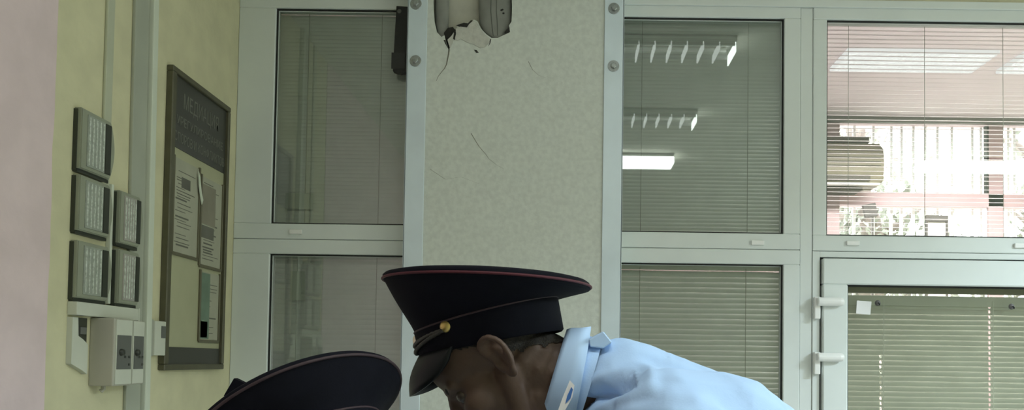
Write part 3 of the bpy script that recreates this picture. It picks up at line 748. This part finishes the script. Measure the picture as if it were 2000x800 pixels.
bm = bmesh.new(); ring_box(bm, p0.x, p1_.x, 1.9, p0.z, 0.02, YF - 0.065, YF - 0.045, bevel=0.002, widths=(0.015, 0.015, 0.02, 0.045)); obj('frame', bm, 'sign_grey', fr)
obj('sheet', B(p0.x + 0.01, p1_.x - 0.01, YF - 0.052, YF - 0.048, 1.91, p0.z - 0.02), 'white', fr)
obj('foot', B(p0.x + 0.07, p1_.x - 0.07, YF - 0.060, YF - 0.050, 1.0, 1.9), 'sign_grey', fr)
structure('trim_4', B(wx0 - 0.05, wx1, YF - 0.18, YF + 0.06, 0.96, 1.0, bevel=0.004), 'window_pink')
# office ceiling lights, seen between the slats
louvre_light('ceiling_light', 'lit office ceiling light glinting between the slats of the upper right pane', 1.60, 2.455, 4.47, 4.78, 42, lit=True, group='office ceiling lights behind the blinds', color=(1, 0.95, 0.94), emit='tube_on_office', flush=True)
louvre_light('ceiling_light', 'lit office ceiling light glinting at the frame edge of the upper right pane', 2.61, 3.46, 4.47, 4.78, 42, lit=True, group='office ceiling lights behind the blinds', color=(1, 0.95, 0.94), emit='tube_on_office', flush=True)
# outside: ground, fence, trees
structure('ground_outside', B(-6, 16, YF + 0.4, 30, -0.4, -0.3), 'ground')
structure('wall_outside', B(-4, 16, 13.0, 13.2, -0.3, 2.5), 'fence')
def tree(label, x, y, h, spread_, lm, n):
    root = thing('tree', label, 'tree', (x, y, -0.3), 'trees outside the far window')
    bm = bmesh.new(); pts = [Vector((x + 0.12 * math.sin(k * 1.3 + x), y + 0.1 * math.cos(k * 1.1), -0.3 + h * k / 6)) for k in range(7)]
    tube(bm, pts, [0.20, 0.17, 0.15, 0.13, 0.11, 0.08, 0.04], 10)
    for k in range(9):
        b0 = pts[3 + k % 4]; a_ = random.uniform(0, 6.28); l = random.uniform(0.7, 1.5) * spread_
        tube(bm, [b0, b0 + Vector((math.cos(a_) * l * .5, math.sin(a_) * l * .3, l * .25)), b0 + Vector((math.cos(a_) * l, math.sin(a_) * l * .6, l * .6))], [0.06, 0.04, 0.015], 6)
    obj('trunk', bm, 'bark', root, True)
    bm = bmesh.new()
    cl = [(random.gauss(0, spread_ * .55), random.gauss(0, spread_ * .4), random.uniform(0.25, 1.05) * h) for _ in range(16)]
    for k in range(n):
        c = random.choice(cl)
        p = Vector((x + c[0] + random.gauss(0, .30), y + c[1] + random.gauss(0, .25), -0.3 + c[2] + random.gauss(0, .30)))
        r_ = Euler((random.uniform(0, 6), random.uniform(0, 6), random.uniform(0, 6))).to_matrix(); s = random.uniform(.03, .075)
        vs = [bm.verts.new(p + r_ @ Vector(q)) for q in ((-s, 0, 0), (0, -s * .45, s * .1), (s, 0, 0), (0, s * .45, s * .1))]
        bm.faces.new(vs)
    obj('foliage', bm, lm, root)
tree('dark tree behind the bars next to the air conditioner', 2.95, 7.9, 4.6, 0.62, 'leaf', 2600)
tree('pale leafy tree in the middle of the far office window', 3.95, 11.4, 5.6, 0.8, 'leaf_pale', 2600)
tree('leafy tree behind the mullion of the far office window', 5.4, 8.6, 4.8, 0.62, 'leaf', 2000)

# ================================================================ PEOPLE
def cap_ring(kind, t, k=0.0):
    c, s = math.cos(t), math.sin(t)
    return c, s
def make_cap(person, Mw, piping, hs=1.0):
    """peaked cap in its own frame: x front, y wearer's left, z up; origin in the middle of the band's lower edge"""
    N = 72
    T = [2 * math.pi * i / N for i in range(N)]
    def band(t, u):    # u 0..1 up the band
        c, s = math.cos(t), math.sin(t)
        return Vector(((0.106 + 0.001 * u) * c, (0.084 + 0.003 * u) * s, u * (0.041 - 0.006 * c)))
    def rimp(t, grow=1.0, dz=0.0):
        c, s = math.cos(t), math.sin(t)
        x = -0.0105 + 0.148 * c * grow; y = 0.137 * s * grow
        return Vector((x, y, 0.040 + hs * (0.0468 + 0.238 * (x + 0.0105)) + dz))
    bm = bmesh.new()
    rings = []
    for k in range(9):
        u = k / 8
        ring = []
        for t in T:
            a = band(t, 1.0) + Vector((0, 0, 0)); b = rimp(t, 0.985, -0.004)
            w = u ** 1.22
            p = Vector((a.x + (b.x - a.x) * w, a.y + (b.y - a.y) * w, a.z + (b.z - a.z) * (u ** 0.92)))
            p += Vector((math.cos(t), math.sin(t), 0)) * 0.0035 * math.sin(u * math.pi) 
            ring.append(bm.verts.new(p))
        rings.append(ring)
    for (gq, dz) in ((1.0, 0.0), (0.995, 0.0055), (0.97, 0.0085), (0.9, 0.011), (0.75, 0.014), (0.5, 0.017), (0.25, 0.0185)):
        rings.append([bm.verts.new(rimp(t, gq, dz)) for t in T])
    for a, b in zip(rings, rings[1:]):
        for i in range(N): bm.faces.new((a[i], a[(i + 1) % N], b[(i + 1) % N], b[i]))
    cv = bm.verts.new(rimp(0, 0, 0.019)); cv.co.x = -0.0105
    for i in range(N): bm.faces.new((rings[-1][i], rings[-1][(i + 1) % N], cv))
    def place(b_): bmesh.ops.transform(b_, matrix=Mw, verts=b_.verts); return b_
    cap = obj('peaked_cap', place(bm), 'navy', person, True, label='dark navy peaked cap')
    bm = bmesh.new(); rg = []
    for u in (-0.05, 0.0, 0.25, 0.5, 0.75, 1.0, 1.06):
        rg.append([bm.verts.new(band(t, u) * 1.0 + Vector((math.cos(t), math.sin(t), 0)) * (0.0015 if 0 <= u <= 1 else -0.001)) for t in T])
    for a, b in zip(rg, rg[1:]):
        for i in range(N): bm.faces.new((a[i], a[(i + 1) % N], b[(i + 1) % N], b[i]))
    obj('band', place(bm), 'navy', cap, True)
    bm = bmesh.new(); tube(bm, [rimp(t, 1.003, 0.000) for t in T], 0.0019, 8, closed=True); obj('rim_piping', place(bm), piping, cap, True, label='red piping round the rim')
    bm = bmesh.new(); tube(bm, [band(t, 1.02) + Vector((math.cos(t), math.sin(t), 0)) * 0.001 for t in T], 0.0015, 8, closed=True); obj('band_piping', place(bm), 'piping_dark', cap, True)
    # visor
    bm = bmesh.new(); amax = R(64); Lv = 0.060; cols_ = []
    for i in range(41):
        t = -amax + 2 * amax * i / 40
        L = Lv * max(0.0, 1 - abs(t / amax) ** 3.2) ** 0.6
        i0 = band(t, 0.06) + Vector((math.cos(t), math.sin(t), 0)) * 0.0022
        col = []
        for q in range(7):
            v = q / 6
            d = Vector((0.40 * math.cos(t), 0.22 * math.sin(t), -0.92)) * (L * v) + Vector((math.cos(t), math.sin(t) * .5, 0)) * 0.006 * math.sin(v * math.pi)
            col.append(i0 + d)
        cols_.append(col)
    th = 0.0022
    gridA = [[bm.verts.new(p) for p in col] for col in cols_]
    gridB = [[bm.verts.new(p - Vector((math.cos(-amax + 2 * amax * i / 40), math.sin(-amax + 2 * amax * i / 40), 0)) * th) for p in col] for i, col in enumerate(cols_)]
    for i in range(40):
        for q in range(6):
            bm.faces.new((gridA[i][q], gridA[i + 1][q], gridA[i + 1][q + 1], gridA[i][q + 1]))
            bm.faces.new((gridB[i][q], gridB[i][q + 1], gridB[i + 1][q + 1], gridB[i + 1][q]))
        bm.faces.new((gridA[i][6], gridA[i + 1][6], gridB[i + 1][6], gridB[i][6]))
        bm.faces.new((gridA[i][0], gridB[i][0], gridB[i + 1][0], gridA[i + 1][0]))
    vis = obj('visor', place(bm), 'lacquer', cap, True, label='glossy black visor')
    # braided strap: two cords dipping over the visor
    for off, dz in ((0.0045, 0.004), (0.0050, -0.0055)):
        bm = bmesh.new(); pts = []
        for i in range(49):
            t = R(-60) + R(120) * i / 48
            z = 0.012 + 0.018 * abs(math.sin(t)) ** 1.5 + dz * math.cos(t * 1.4)
            p = band(t, 0.0); pts.append(Vector((p.x + off * math.cos(t), p.y + off * math.sin(t), z)) + Vector((0, 0, 0.0006 * (i % 2))))
        tube(bm, pts, 0.0036, 8, flat=0.8); obj('braid', place(bm), 'braid', cap, True, label='grey braided strap')
    for sgn in (-1, 1):
        t = R(61) * sgn; p = band(t, 0.0); nrm = Vector((math.cos(t) / 0.106, math.sin(t) / 0.084, 0)).normalized()
        bm = bmesh.new(); lathe(bm, [(0, 0.0062), (0.003, 0.0060), (0.006, 0.0046), (0.0078, 0.0022), (0.0085, 0.0014), (0.0085, -0.001)], Vector((p.x, p.y, 0.031)) + nrm * 0.002, nrm, 20)
        obj('button', place(bm), 'brass', cap, True, label='gold button')
    bm = bmesh.new(); o_ = Vector((0.1055, 0, 0.025)); nx = Vector((0.995, 0, 0.1)).normalized()
    lathe(bm, [(0, 0.008), (0.004, 0.0076), (0.008, 0.0055), (0.0105, 0.002), (0.0115, 0.001), (0.0125, 0.0022), (0.0135, 0.0)], o_, nx, 24)
    obj('badge', place(bm), 'badge', cap, True, label='round pale gilt badge')
    return cap

# head shape relative to the head frame (x front, y wearer's left, z up, origin between the ear canals)
def head_pieces(bm, Mh):
    rot = Mh.to_3x3()
    def bl(c, r): ball(bm, Mh @ Vector(c), r, rot, 3)
    def cp(a, b, ra, rb): capsule(bm, Mh @ Vector(a), Mh @ Vector(b), ra, rb)
    bl((-0.012, 0, 0.052), (0.098, 0.076, 0.086)); bl((0.030, 0, 0.040), (0.060, 0.064, 0.060))
    bl((0.040, 0, -0.015), (0.050, 0.060, 0.075)); bl((0.042, 0, -0.075), (0.046, 0.050, 0.038))
    bl((0.074, 0, -0.102), (0.022, 0.025, 0.018))
    for s in (-1, 1):
        bl((0.056, s * 0.040, -0.022), (0.030, 0.024, 0.026)); bl((0.103, s * 0.013, -0.032), (0.010, 0.009, 0.009))
        cp((0.068, s * 0.040, 0.024), (0.080, s * 0.012, 0.021), 0.011, 0.011)
        cp((0.004, s * 0.046, -0.025), (0.030, s * 0.040, -0.078), 0.022, 0.018)
    cp((0.086, 0, 0.014), (0.112, 0, -0.028), 0.009, 0.012)
    cp((0.086, -0.018, -0.062), (0.086, 0.018, -0.062), 0.008, 0.008); cp((0.084, -0.016, -0.073), (0.084, 0.016, -0.073), 0.009, 0.009)
def ear_pieces(bm, Mh, s):
    # ear plane leans back 12 deg; helix rim, antihelix, tragus, lobe
    E_ = Mh @ Matrix.Translation((-0.008, s * 0.076, -0.004)) @ Euler((0, R(-10), s * R(-24))).to_matrix().to_4x4()
    def T(x, y, z): return E_ @ Vector((x, s * y, z))
    helix = [(0.010, 0.004, 0.012), (0.014, 0.006, 0.024), (0.008, 0.009, 0.034), (-0.004, 0.012, 0.037), (-0.015, 0.013, 0.031), (-0.021, 0.013, 0.018), (-0.020, 0.012, 0.003), (-0.015, 0.010, -0.010), (-0.008, 0.008, -0.020)]
    def spl(P_, n=5):
        out = []
        for i in range(len(P_) - 1):
            p0, p1, p2, p3 = [Vector(P_[max(0, min(len(P_) - 1, i + k))]) for k in (-1, 0, 1, 2)]
            for q in range(n):
                t = q / n
                out.append(0.5 * ((2 * p1) + (-p0 + p2) * t + (2 * p0 - 5 * p1 + 4 * p2 - p3) * t * t + (-p0 + 3 * p1 - 3 * p2 + p3) * t ** 3))
        out.append(Vector(P_[-1])); return out
    for p in spl(helix): ball(bm, T(p[0], p[1] + 0.002, p[2]), 0.0046, sub=2)
    for p in spl([(0.003, 0.006, 0.024), (-0.006, 0.0085, 0.018), (-0.010, 0.009, 0.006), (-0.008, 0.008, -0.006), (-0.001, 0.007, -0.012)]): ball(bm, T(*p), 0.0036, sub=2)
    rot = E_.to_3x3()
    ball(bm, T(-0.005, 0.004, 0.008), (0.017, 0.0035, 0.029), rot, 3)
    ball(bm, T(-0.003, 0.006, -0.022), (0.0095, 0.0042, 0.011), rot, 2)
    ball(bm, T(0.009, 0.006, -0.003), (0.004, 0.004, 0.007), rot, 2)
    ball(bm, T(0.004, 0.002, 0.006), (0.012, 0.007, 0.030), rot, 2)

def hand_pieces(bm, wrist, direction, palm_n):
    d = Vector(direction).normalized(); n = Vector(palm_n); n = (n - d * n.dot(d)).normalized(); s = d.cross(n)
    w = Vector(wrist)
    for k in (-1.0, -0.33, 0.33, 1.0): capsule(bm, w + s * k * 0.016 + d * 0.005, w + s * k * 0.030 + d * 0.085, 0.016, 0.014, 5)
    for k, L in ((-1.0, 0.066), (-0.33, 0.080), (0.33, 0.076), (1.0, 0.060)):
        p = w + s * k * 0.031 + d * 0.088; dd_ = d.copy()
        for seg, (fl, rr) in enumerate(((0.42, 0.0092), (0.32, 0.0084), (0.26, 0.0075))):
            dd_ = (dd_ + n * 0.28).normalized(); q = p + dd_ * L * fl; capsule(bm, p, q, rr, rr * .93, 4); p = q
    p = w + s * -0.022 + d * 0.022
    for L, rr, dv in ((0.040, 0.012, d * .7 - s * .8 + n * .3), (0.030, 0.010, d * .9 - s * .35 + n * .35), (0.024, 0.009, d * 1.0 - s * .1 + n * .3)):
        q = p + dv.normalized() * L; capsule(bm, p, q, rr, rr * .92, 4); p = q

def torso_pieces(bm, J, g):
    """g = inflation"""
    def row(a, b, r_): capsule(bm, a, b, r_ + g, r_ + g, 8)
    row(J['shL'].lerp(J['shR'], 0.12), J['shR'].lerp(J['shL'], 0.12), 0.070)
    row(J['chL'], J['chR'], 0.102); row(J['waL'], J['waR'], 0.098); row(J['peL'], J['peR'], 0.105)
    for s in 'LR':
        capsule(bm, J['sh' + s].lerp(J['neck'], .25), J['ch' + s], 0.068 + g, 0.100 + g, 6); capsule(bm, J['ch' + s], J['wa' + s], 0.102 + g, 0.096 + g, 8); capsule(bm, J['wa' + s], J['pe' + s], 0.098 + g, 0.104 + g, 8)
    for a, b, ra, rb in (('neck', 'chM', 0.075, 0.100), ('chM', 'waM', 0.102, 0.098), ('waM', 'peM', 0.098, 0.104)):
        capsule(bm, J[a], J[b], ra + g, rb + g, 8)
    for s in 'LR': capsule(bm, J['neck'], J['sh' + s], 0.058 + g, 0.052 + g, 8)

def officer(label, J, Mh, Mcap, piping, voxel, folds, foot, hs=1.0):
    root = thing('person', label, 'person', foot, 'police officers bending together')
    for key in ('ch', 'wa', 'pe'): J[key + 'M'] = (J[key + 'L'] + J[key + 'R']) / 2
    bm = bmesh.new()
    head_pieces(bm, Mh)
    for s in (-1, 1): ear_pieces(bm, Mh, s)
    capsule(bm, Mh @ Vector((-0.022, 0, -0.03)), J['neck'], 0.058, 0.046)
    capsule(bm, Mh @ Vector((0.012, 0, -0.06)), J['neck'].lerp(Mh @ Vector((0.01, 0, -0.06)), .4) , 0.050, 0.046)
    torso_pieces(bm, J, -0.022)
    for s in 'LR':
        capsule(bm, J['sh' + s], J['el' + s], 0.050, 0.040); capsule(bm, J['el' + s], J['wr' + s], 0.040, 0.026)
        hand_pieces(bm, J['wr' + s], J['hd' + s], J['pn' + s])
        capsule(bm, J['pe' + s], J['kn' + s], 0.085, 0.055); capsule(bm, J['kn' + s], J['an' + s], 0.055, 0.040)
        a = J['an' + s]; capsule(bm, a + Vector((0, 0, -0.04)), a + J['toe'] * 0.15 + Vector((0, 0, -0.055)), 0.036, 0.030)
    b2 = remesh(bm, voxel, 3)
    inv = Mh.inverted()
    for v in b2.verts:      # eye sockets, mouth line, ear hollow
        q = inv @ v.co
        if q.length > 0.2: continue
        for s in (-1, 1):
            dq = (q - Vector((0.084, s * 0.033, 0.002))); e = math.exp(-(dq.x ** 2 / 0.0009 + dq.y ** 2 / 0.00028 + dq.z ** 2 / 0.00012))
            v.co -= (Mh.to_3x3() @ Vector((0.009, 0, 0))) * e
    ci = Mcap.inverted()
    for v in b2.verts:
        q = ci @ v.co
        hq = inv @ v.co
        if q.z > 0.002 and q.length < 0.22 and abs(hq.y) < 0.0765 + (0.1 if hq.z > 0.04 else 0):
            k = math.sqrt((q.x / 0.1015) ** 2 + (q.y / 0.081) ** 2); w_ = min(1.0, (q.z - 0.002) / 0.012)
            if k > 1: q.x += (q.x / k - q.x) * w_; q.y += (q.y / k - q.y) * w_
            q.z = min(q.z, 0.036 * hs + (q.x + 0.1) * 0.12 * hs)
            v.co = Mcap @ q
    hb = b2.copy(); hb.normal_update(); kill = []
    for f in hb.faces:
        c = f.calc_center_median(); q = inv @ c; qc = ci @ c
        line = (-0.020 if q.x < -0.015 else -0.004) + 0.007 * noise.noise(c * 90)
        if q.length > 0.2 or qc.z < line or q.x > 0.05 or (abs(q.y) > 0.0775 and q.x > -0.035): kill.append(f)
    bmesh.ops.delete(hb, geom=kill, context='FACES')
    for v in hb.verts: v.co += v.normal * 0.0016
    obj('hair', hb, 'hair', root, True)
    for v in b2.verts:
        q = inv @ v.co
        if q.length > 0.15: continue
        for s in (-1, 1):
            dq = q - Vector((-0.006, s * 0.080, -0.006)); e = math.exp(-(dq.x / 0.0065) ** 2 - (dq.z / 0.011) ** 2 - (dq.y / 0.012) ** 2)
            dq2 = q - Vector((-0.010, s * 0.082, 0.018)); e += 0.6 * math.exp(-(dq2.x / 0.006) ** 2 - (dq2.z / 0.006) ** 2 - (dq2.y / 0.012) ** 2)
            v.co -= (Mh.to_3x3() @ Vector((0, s * 0.007, 0))) * min(e, 1)
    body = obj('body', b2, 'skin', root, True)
    # eyes
    for s in (-1, 1):
        bm = bmesh.new(); ball(bm, Mh @ Vector((0.0690, s * 0.033, 0.002)), 0.0115, sub=3); obj('eye', bm, 'eye', root, True)
        bm = bmesh.new(); pts = [Mh @ Vector((0.083 - 0.016 * k * k, s * (0.022 + 0.024 * k), 0.0195 + 0.006 * math.sin(k * 2.4))) for k in [q / 6 for q in range(7)]]
        tube(bm, pts, [0.002, 0.0034, 0.0036, 0.0035, 0.003, 0.0025, 0.0012], 8); obj('eyebrow', bm, 'hair', root, True)
    # trousers and shoes
    bm = bmesh.new()
    capsule(bm, J['peL'], J['peR'], 0.116, 0.116, 8)
    for s in 'LR': capsule(bm, J['pe' + s], J['kn' + s], 0.100, 0.072); capsule(bm, J['kn' + s], J['an' + s] + Vector((0, 0, 0.0)), 0.070, 0.062)
    obj('trousers', remesh(bm, 0.012, 4), 'trousers', root, True)
    for s in 'LR':
        bm = bmesh.new(); a = J['an' + s]; t = J['toe']; sd = Vector((-t.y, t.x, 0))
        bs = Vector((a.x, a.y, 0.0))
        for k in (-1, 1):
            capsule(bm, bs - t * 0.055 + sd * k * 0.014 + Vector((0, 0, 0.036)), bs + t * 0.16 + sd * k * 0.018 + Vector((0, 0, 0.034)), 0.034, 0.032)
        capsule(bm, bs - t * 0.03 + Vector((0, 0, 0.04)), bs + Vector((0, 0, 0.10)), 0.040, 0.042)
        b3 = remesh(bm, 0.008, 4)
        for v in b3.verts: v.co.z = max(v.co.z, 0.002)
        obj('shoe', b3, 'leather', root, True)
    # shirt
    bm = bmesh.new(); torso_pieces(bm, J, 0.010)
    for s in 'LR': capsule(bm, J['sh' + s], J['sh' + s].lerp(J['el' + s], 0.80), 0.066, 0.066); 
    b4 = remesh(bm, 0.0042 if folds else 0.012, 8, 0.6)
    if folds: folds(b4)
    nk = J['neck']; nd = (Mh @ Vector((-0.01, 0, -0.04)) - nk).normalized()
    shirt = obj('shirt', b4, 'shirt', root, True, label='pale blue uniform shirt')
    cap = make_cap(root, Mcap, piping, hs)
    return root, shirt, cap

# ---- officer in profile, bending to the left of the photo
YO = 1.17
ear = at(968, 704, YO - 0.078); ear.y = YO
hp_ = R(48)
hx = Vector((-math.cos(hp_), 0, -math.sin(hp_))); hz_ = Vector((-math.sin(hp_), 0, math.cos(hp_))); hy = hz_.cross(hx)
def frame(o, x, y, z):
    m = Matrix.Identity(4)
    for r_ in range(3): m[r_][0] = x[r_]; m[r_][1] = y[r_]; m[r_][2] = z[r_]; m[r_][3] = o[r_]
    return m
MH = frame(ear, hx, hy, hz_)
cx_ = Vector((-0.979, 0, -0.211)).normalized(); cz_ = Vector((-0.211, 0, 0.979)).normalized(); cy_ = cz_.cross(cx_)
MC = frame(at(961, 670, YO), cx_, cy_, cz_) @ Matrix.Rotation(R(1), 4, 'X')
REL = MH.inverted() @ MC
def V(x, y, z): return Vector((x, y, z))
J = dict(neck=V(0.085, YO, 1.452), shL=V(0.155, YO - 0.170, 1.405), shR=V(0.155, YO + 0.170, 1.405),
         chL=V(0.215, YO - 0.075, 1.378), chR=V(0.215, YO + 0.075, 1.378), waL=V(0.380, YO - 0.065, 1.270), waR=V(0.380, YO + 0.065, 1.270),
         peL=V(0.50, YO - 0.07, 1.05), peR=V(0.50, YO + 0.07, 1.05),
         elL=V(0.13, YO - 0.21, 1.12), elR=V(0.13, YO + 0.21, 1.12), wrL=V(0.04, YO - 0.19, 0.88), wrR=V(0.04, YO + 0.19, 0.88),
         hdL=V(-0.35, 0, -0.9), hdR=V(-0.35, 0, -0.9), pnL=V(-0.3, 0.9, 0), pnR=V(-0.3, -0.9, 0),
         knL=V(0.43, YO - 0.10, 0.56), knR=V(0.45, YO + 0.10, 0.56), anL=V(0.47, YO - 0.11, 0.10), anR=V(0.50, YO + 0.11, 0.10), toe=V(-1, 0, 0))
def folds(b):
    segs = [((1118, 800), (1165, 762), (1245, 738), 0.010, 0.028), ((1200, 790), (1235, 772), (1300, 776), 0.008, 0.005),
            ((1190, 720), (1240, 708), (1310, 700), 0.009, 0.004), ((1300, 752), (1380, 742), (1450, 760), 0.010, 0.003), ((1330, 790), (1400, 775), (1470, 785), 0.012, 0.004)]
    lines = []
    for (a, m, c, w, d) in segs:
        A, Mm, C = at(*a, 1.0), at(*m, 1.0), at(*c, 1.0); pl = []
        for k in range(17):
            t = k / 16; pl.append((A * (1 - t) ** 2 + Mm * 2 * t * (1 - t) + C * t * t, math.sin(math.pi * min(1, 0.15 + t * 0.85)) ** 0.6))
        lines.append((pl, w, d))
    b.normal_update()
    for v in b.verts:
        if v.co.y > YO + 0.02: continue
        dirv = v.co - EYE; p = EYE + dirv * (1.0 / dirv.y); nn = v.normal.copy(); tot = 0
        for pl, w, d in lines:
            best = min(((p - q).length, amp) for q, amp in pl)
            e = best[0] / w
            if e < 3: tot -= d * best[1] * math.exp(-e * e * 1.2) - 0.15 * d * math.exp(-(e - 1.8) ** 2 * 2)
        v.co += nn * tot
    for v in b.verts:
        v.co += v.normal * 0.003 * noise.noise(Vector((v.co.x * 9, v.co.y * 14, v.co.z * 22)))
ro, shirt, cap = officer('person in pale blue shirt and peaked cap bending forward, seen in profile', J, MH, MC, 'piping', 0.0028, folds, (0.47, YO, 0))
# collar: stand and folded leaf round the neck
def collar(parent, c, ax, up, r0, r1, h, m, gap=R(30), name='collar', label=None):
    ax = Vector(ax).normalized(); up = Vector(up); up = (up - ax * up.dot(ax)).normalized(); sd = ax.cross(up)
    bm = bmesh.new(); n = 48; A = []
    for i in range(n + 1):
        t = gap / 2 + (2 * math.pi - gap) * i / n - math.pi     # 0 = back (up), opening at the throat
        dr = up * math.cos(t) + sd * math.sin(t) * 0.92
        low = 1.0 + 0.55 * (1 - math.cos(t)) / 2
        A.append([Vector(c) + dr * (r0 - 0.004), Vector(c) + ax * 0.004 + dr * r0, Vector(c) + dr * (r0 + 0.004) - ax * 0.002, Vector(c) - ax * h * .5 * low + dr * (r0 * .45 + r1 * .55), Vector(c) - ax * h * low + dr * r1, Vector(c) - ax * (h * low) + dr * (r1 - 0.003), Vector(c) - ax * h * .5 * low + dr * (r0 * .5 + r1 * .5 - 0.005)])
    vs = [[bm.verts.new(p) for p in a] for a in A]
    m_ = len(A[0])
    for a, b in zip(vs, vs[1:]):
        for k in range(m_): bm.faces.new((a[k], a[(k + 1) % m_], b[(k + 1) % m_], b[k]))
    bm.faces.new(vs[0]); bm.faces.new(vs[-1][::-1])
    return obj(name, bm, m, parent, True, label=label)
cc = at(1087, 728, YO)
collar(ro, cc, (-0.96, 0, 0.27), (0.27, 0, 0.96), 0.066, 0.080, 0.029, 'shirt_edge', label='pale blue shirt collar')
bm = bmesh.new(); ax_ = Vector((-0.96, 0, 0.27)).normalized()
tube(bm, [cc - ax_ * 0.004, cc - ax_ * 0.025, cc - ax_ * 0.05], [0.0635, 0.065, 0.068], 32, caps=False)
obj('collar_stand', bm, 'shirt', ro, True)
# shoulder board: stiff strip standing at the neck end, lying on the near shoulder
bm = bmesh.new()
e0 = at(1150, 662, YO - 0.055); e1 = at(1196, 668, YO - 0.055); e2 = at(1179, 647, YO - 0.055)
prism(bm, [e0, e2, e1, at(1178, 680, YO - .055), at(1152, 677, YO - 0.055)], (0.004, 0.09, 0.004))
bmesh.ops.bevel(bm, geom=bm.edges[:], offset=0.0015, segments=1, affect='EDGES')
obj('shoulder_board', bm, 'shirt_edge', ro, label='pale blue shoulder board standing up at the neck')
# white and blue badge edge on the chest
bm = bmesh.new(); yy = YO - 0.105
q = [at(x, y, yy) for x, y in ((1113, 742), (1122, 752), (1118, 775), (1104, 800), (1097, 815), (1086, 812), (1098, 778))]
prism(bm, q, (0, 0.004, 0)); bd = obj('badge_holder', bm, 'white', ro, label='white badge with blue stripe')
bm = bmesh.new(); prism(bm, [at(x, y, yy - 0.001) for x, y in ((1116, 755), (1119, 760), (1114, 778), (1104, 788), (1108, 772))], (0, 0.004, 0)); obj('badge_stripe', bm, 'badge_blue', bd)

# ---- officer facing the camera, only the cap rises into view
CO = at(620, 915, 1.00)
yaw, pit, rol = R(42), R(-26), R(9)
base = frame(V(0, 0, 0), V(0, -1, 0), V(1, 0, 0), V(0, 0, 1))     # facing the camera
MC2 = Matrix.Translation(CO) @ Matrix.Rotation(yaw, 4, 'Z') @ Matrix.Rotation(rol, 4, 'Y').inverted() @ base @ Matrix.Rotation(pit, 4, 'Y')
MH2 = MC2 @ REL.inverted()
ho = MH2.to_translation()
fd = (Matrix.Rotation(yaw, 3, 'Z') @ V(0, -1, 0)); ls = (Matrix.Rotation(yaw, 3, 'Z') @ V(1, 0, 0))
nb0 = MH2 @ V(-0.055, 0, -0.125)
def W(f_, l_, z): return V(nb0.x, nb0.y, 0) + fd * f_ + ls * l_ + V(0, 0, z)
nz = nb0.z
J2 = dict(neck=W(0, 0, nz), shL=W(-0.03, 0.17, nz - 0.05), shR=W(-0.03, -0.17, nz - 0.05), chL=W(-0.06, 0.075, nz - 0.12), chR=W(-0.06, -0.075, nz - 0.12),
          waL=W(-0.16, 0.065, nz - 0.30), waR=W(-0.16, -0.065, nz - 0.30), peL=W(-0.24, 0.07, 0.92), peR=W(-0.24, -0.07, 0.92),
          elL=W(-0.06, 0.22, nz - 0.34), elR=W(-0.06, -0.22, nz - 0.34), wrL=W(0.02, 0.19, nz - 0.58), wrR=W(0.02, -0.19, nz - 0.58),
          hdL=fd * .3 + V(0, 0, -.9), hdR=fd * .3 + V(0, 0, -.9), pnL=fd * .2 - ls, pnR=fd * .2 + ls,
          knL=W(-0.20, 0.10, 0.50), knR=W(-0.20, -0.10, 0.50), anL=W(-0.24, 0.11, 0.10), anR=W(-0.24, -0.11, 0.10), toe=fd)
ro2, shirt2, cap2 = officer('person facing the camera, only the dark cap with gilt badge in view', J2, MH2, MC2, 'piping_dark', 0.007, None, W(-0.24, 0, 0), hs=0.62)
collar(ro2, nb0 + (ho - nb0) * 0.35, (ho - nb0), -fd, 0.066, 0.082, 0.034, 'shirt_edge', label='pale blue shirt collar')
# stiff tab behind the rim of that cap
bm = bmesh.new(); yt = CO.y + 0.10
prism(bm, [at(x, y, yt) for x, y in ((457, 738), (480, 749), (500, 760), (470, 800), (452, 800), (437, 772))], (0, 0.012, 0))
obj('rear_tab', bm, 'navy', cap2)

# ================================================================ WORLD, CAMERA, VIEW
w = D.worlds.new('daylight'); bpy.context.scene.world = w; w.use_nodes = True
nt = w.node_tree; bgn = nt.nodes['Background']
bgn.inputs['Color'].default_value = (1.0, 0.97, 0.97, 1); bgn.inputs['Strength'].default_value = 8.0

cam = D.cameras.new('camera'); co = D.objects.new('camera', cam); COL.objects.link(co)
cam.sensor_width = 36.0; cam.sensor_fit = 'HORIZONTAL'; cam.lens = FPX / 2000 * 36
cam.shift_x = -(PPX - 1000) / 2000; cam.shift_y = (PPY - 400) / 2000
cam.clip_start = 0.05; cam.clip_end = 100
co.matrix_world = frame(EYE, CR, CU, -_F)
sc = bpy.context.scene; sc.camera = co
vs = sc.view_settings; vs.view_transform = 'Standard'; vs.look = 'None'; vs.gamma = 1.0; vs.use_curve_mapping = False; vs.exposure = 0.66
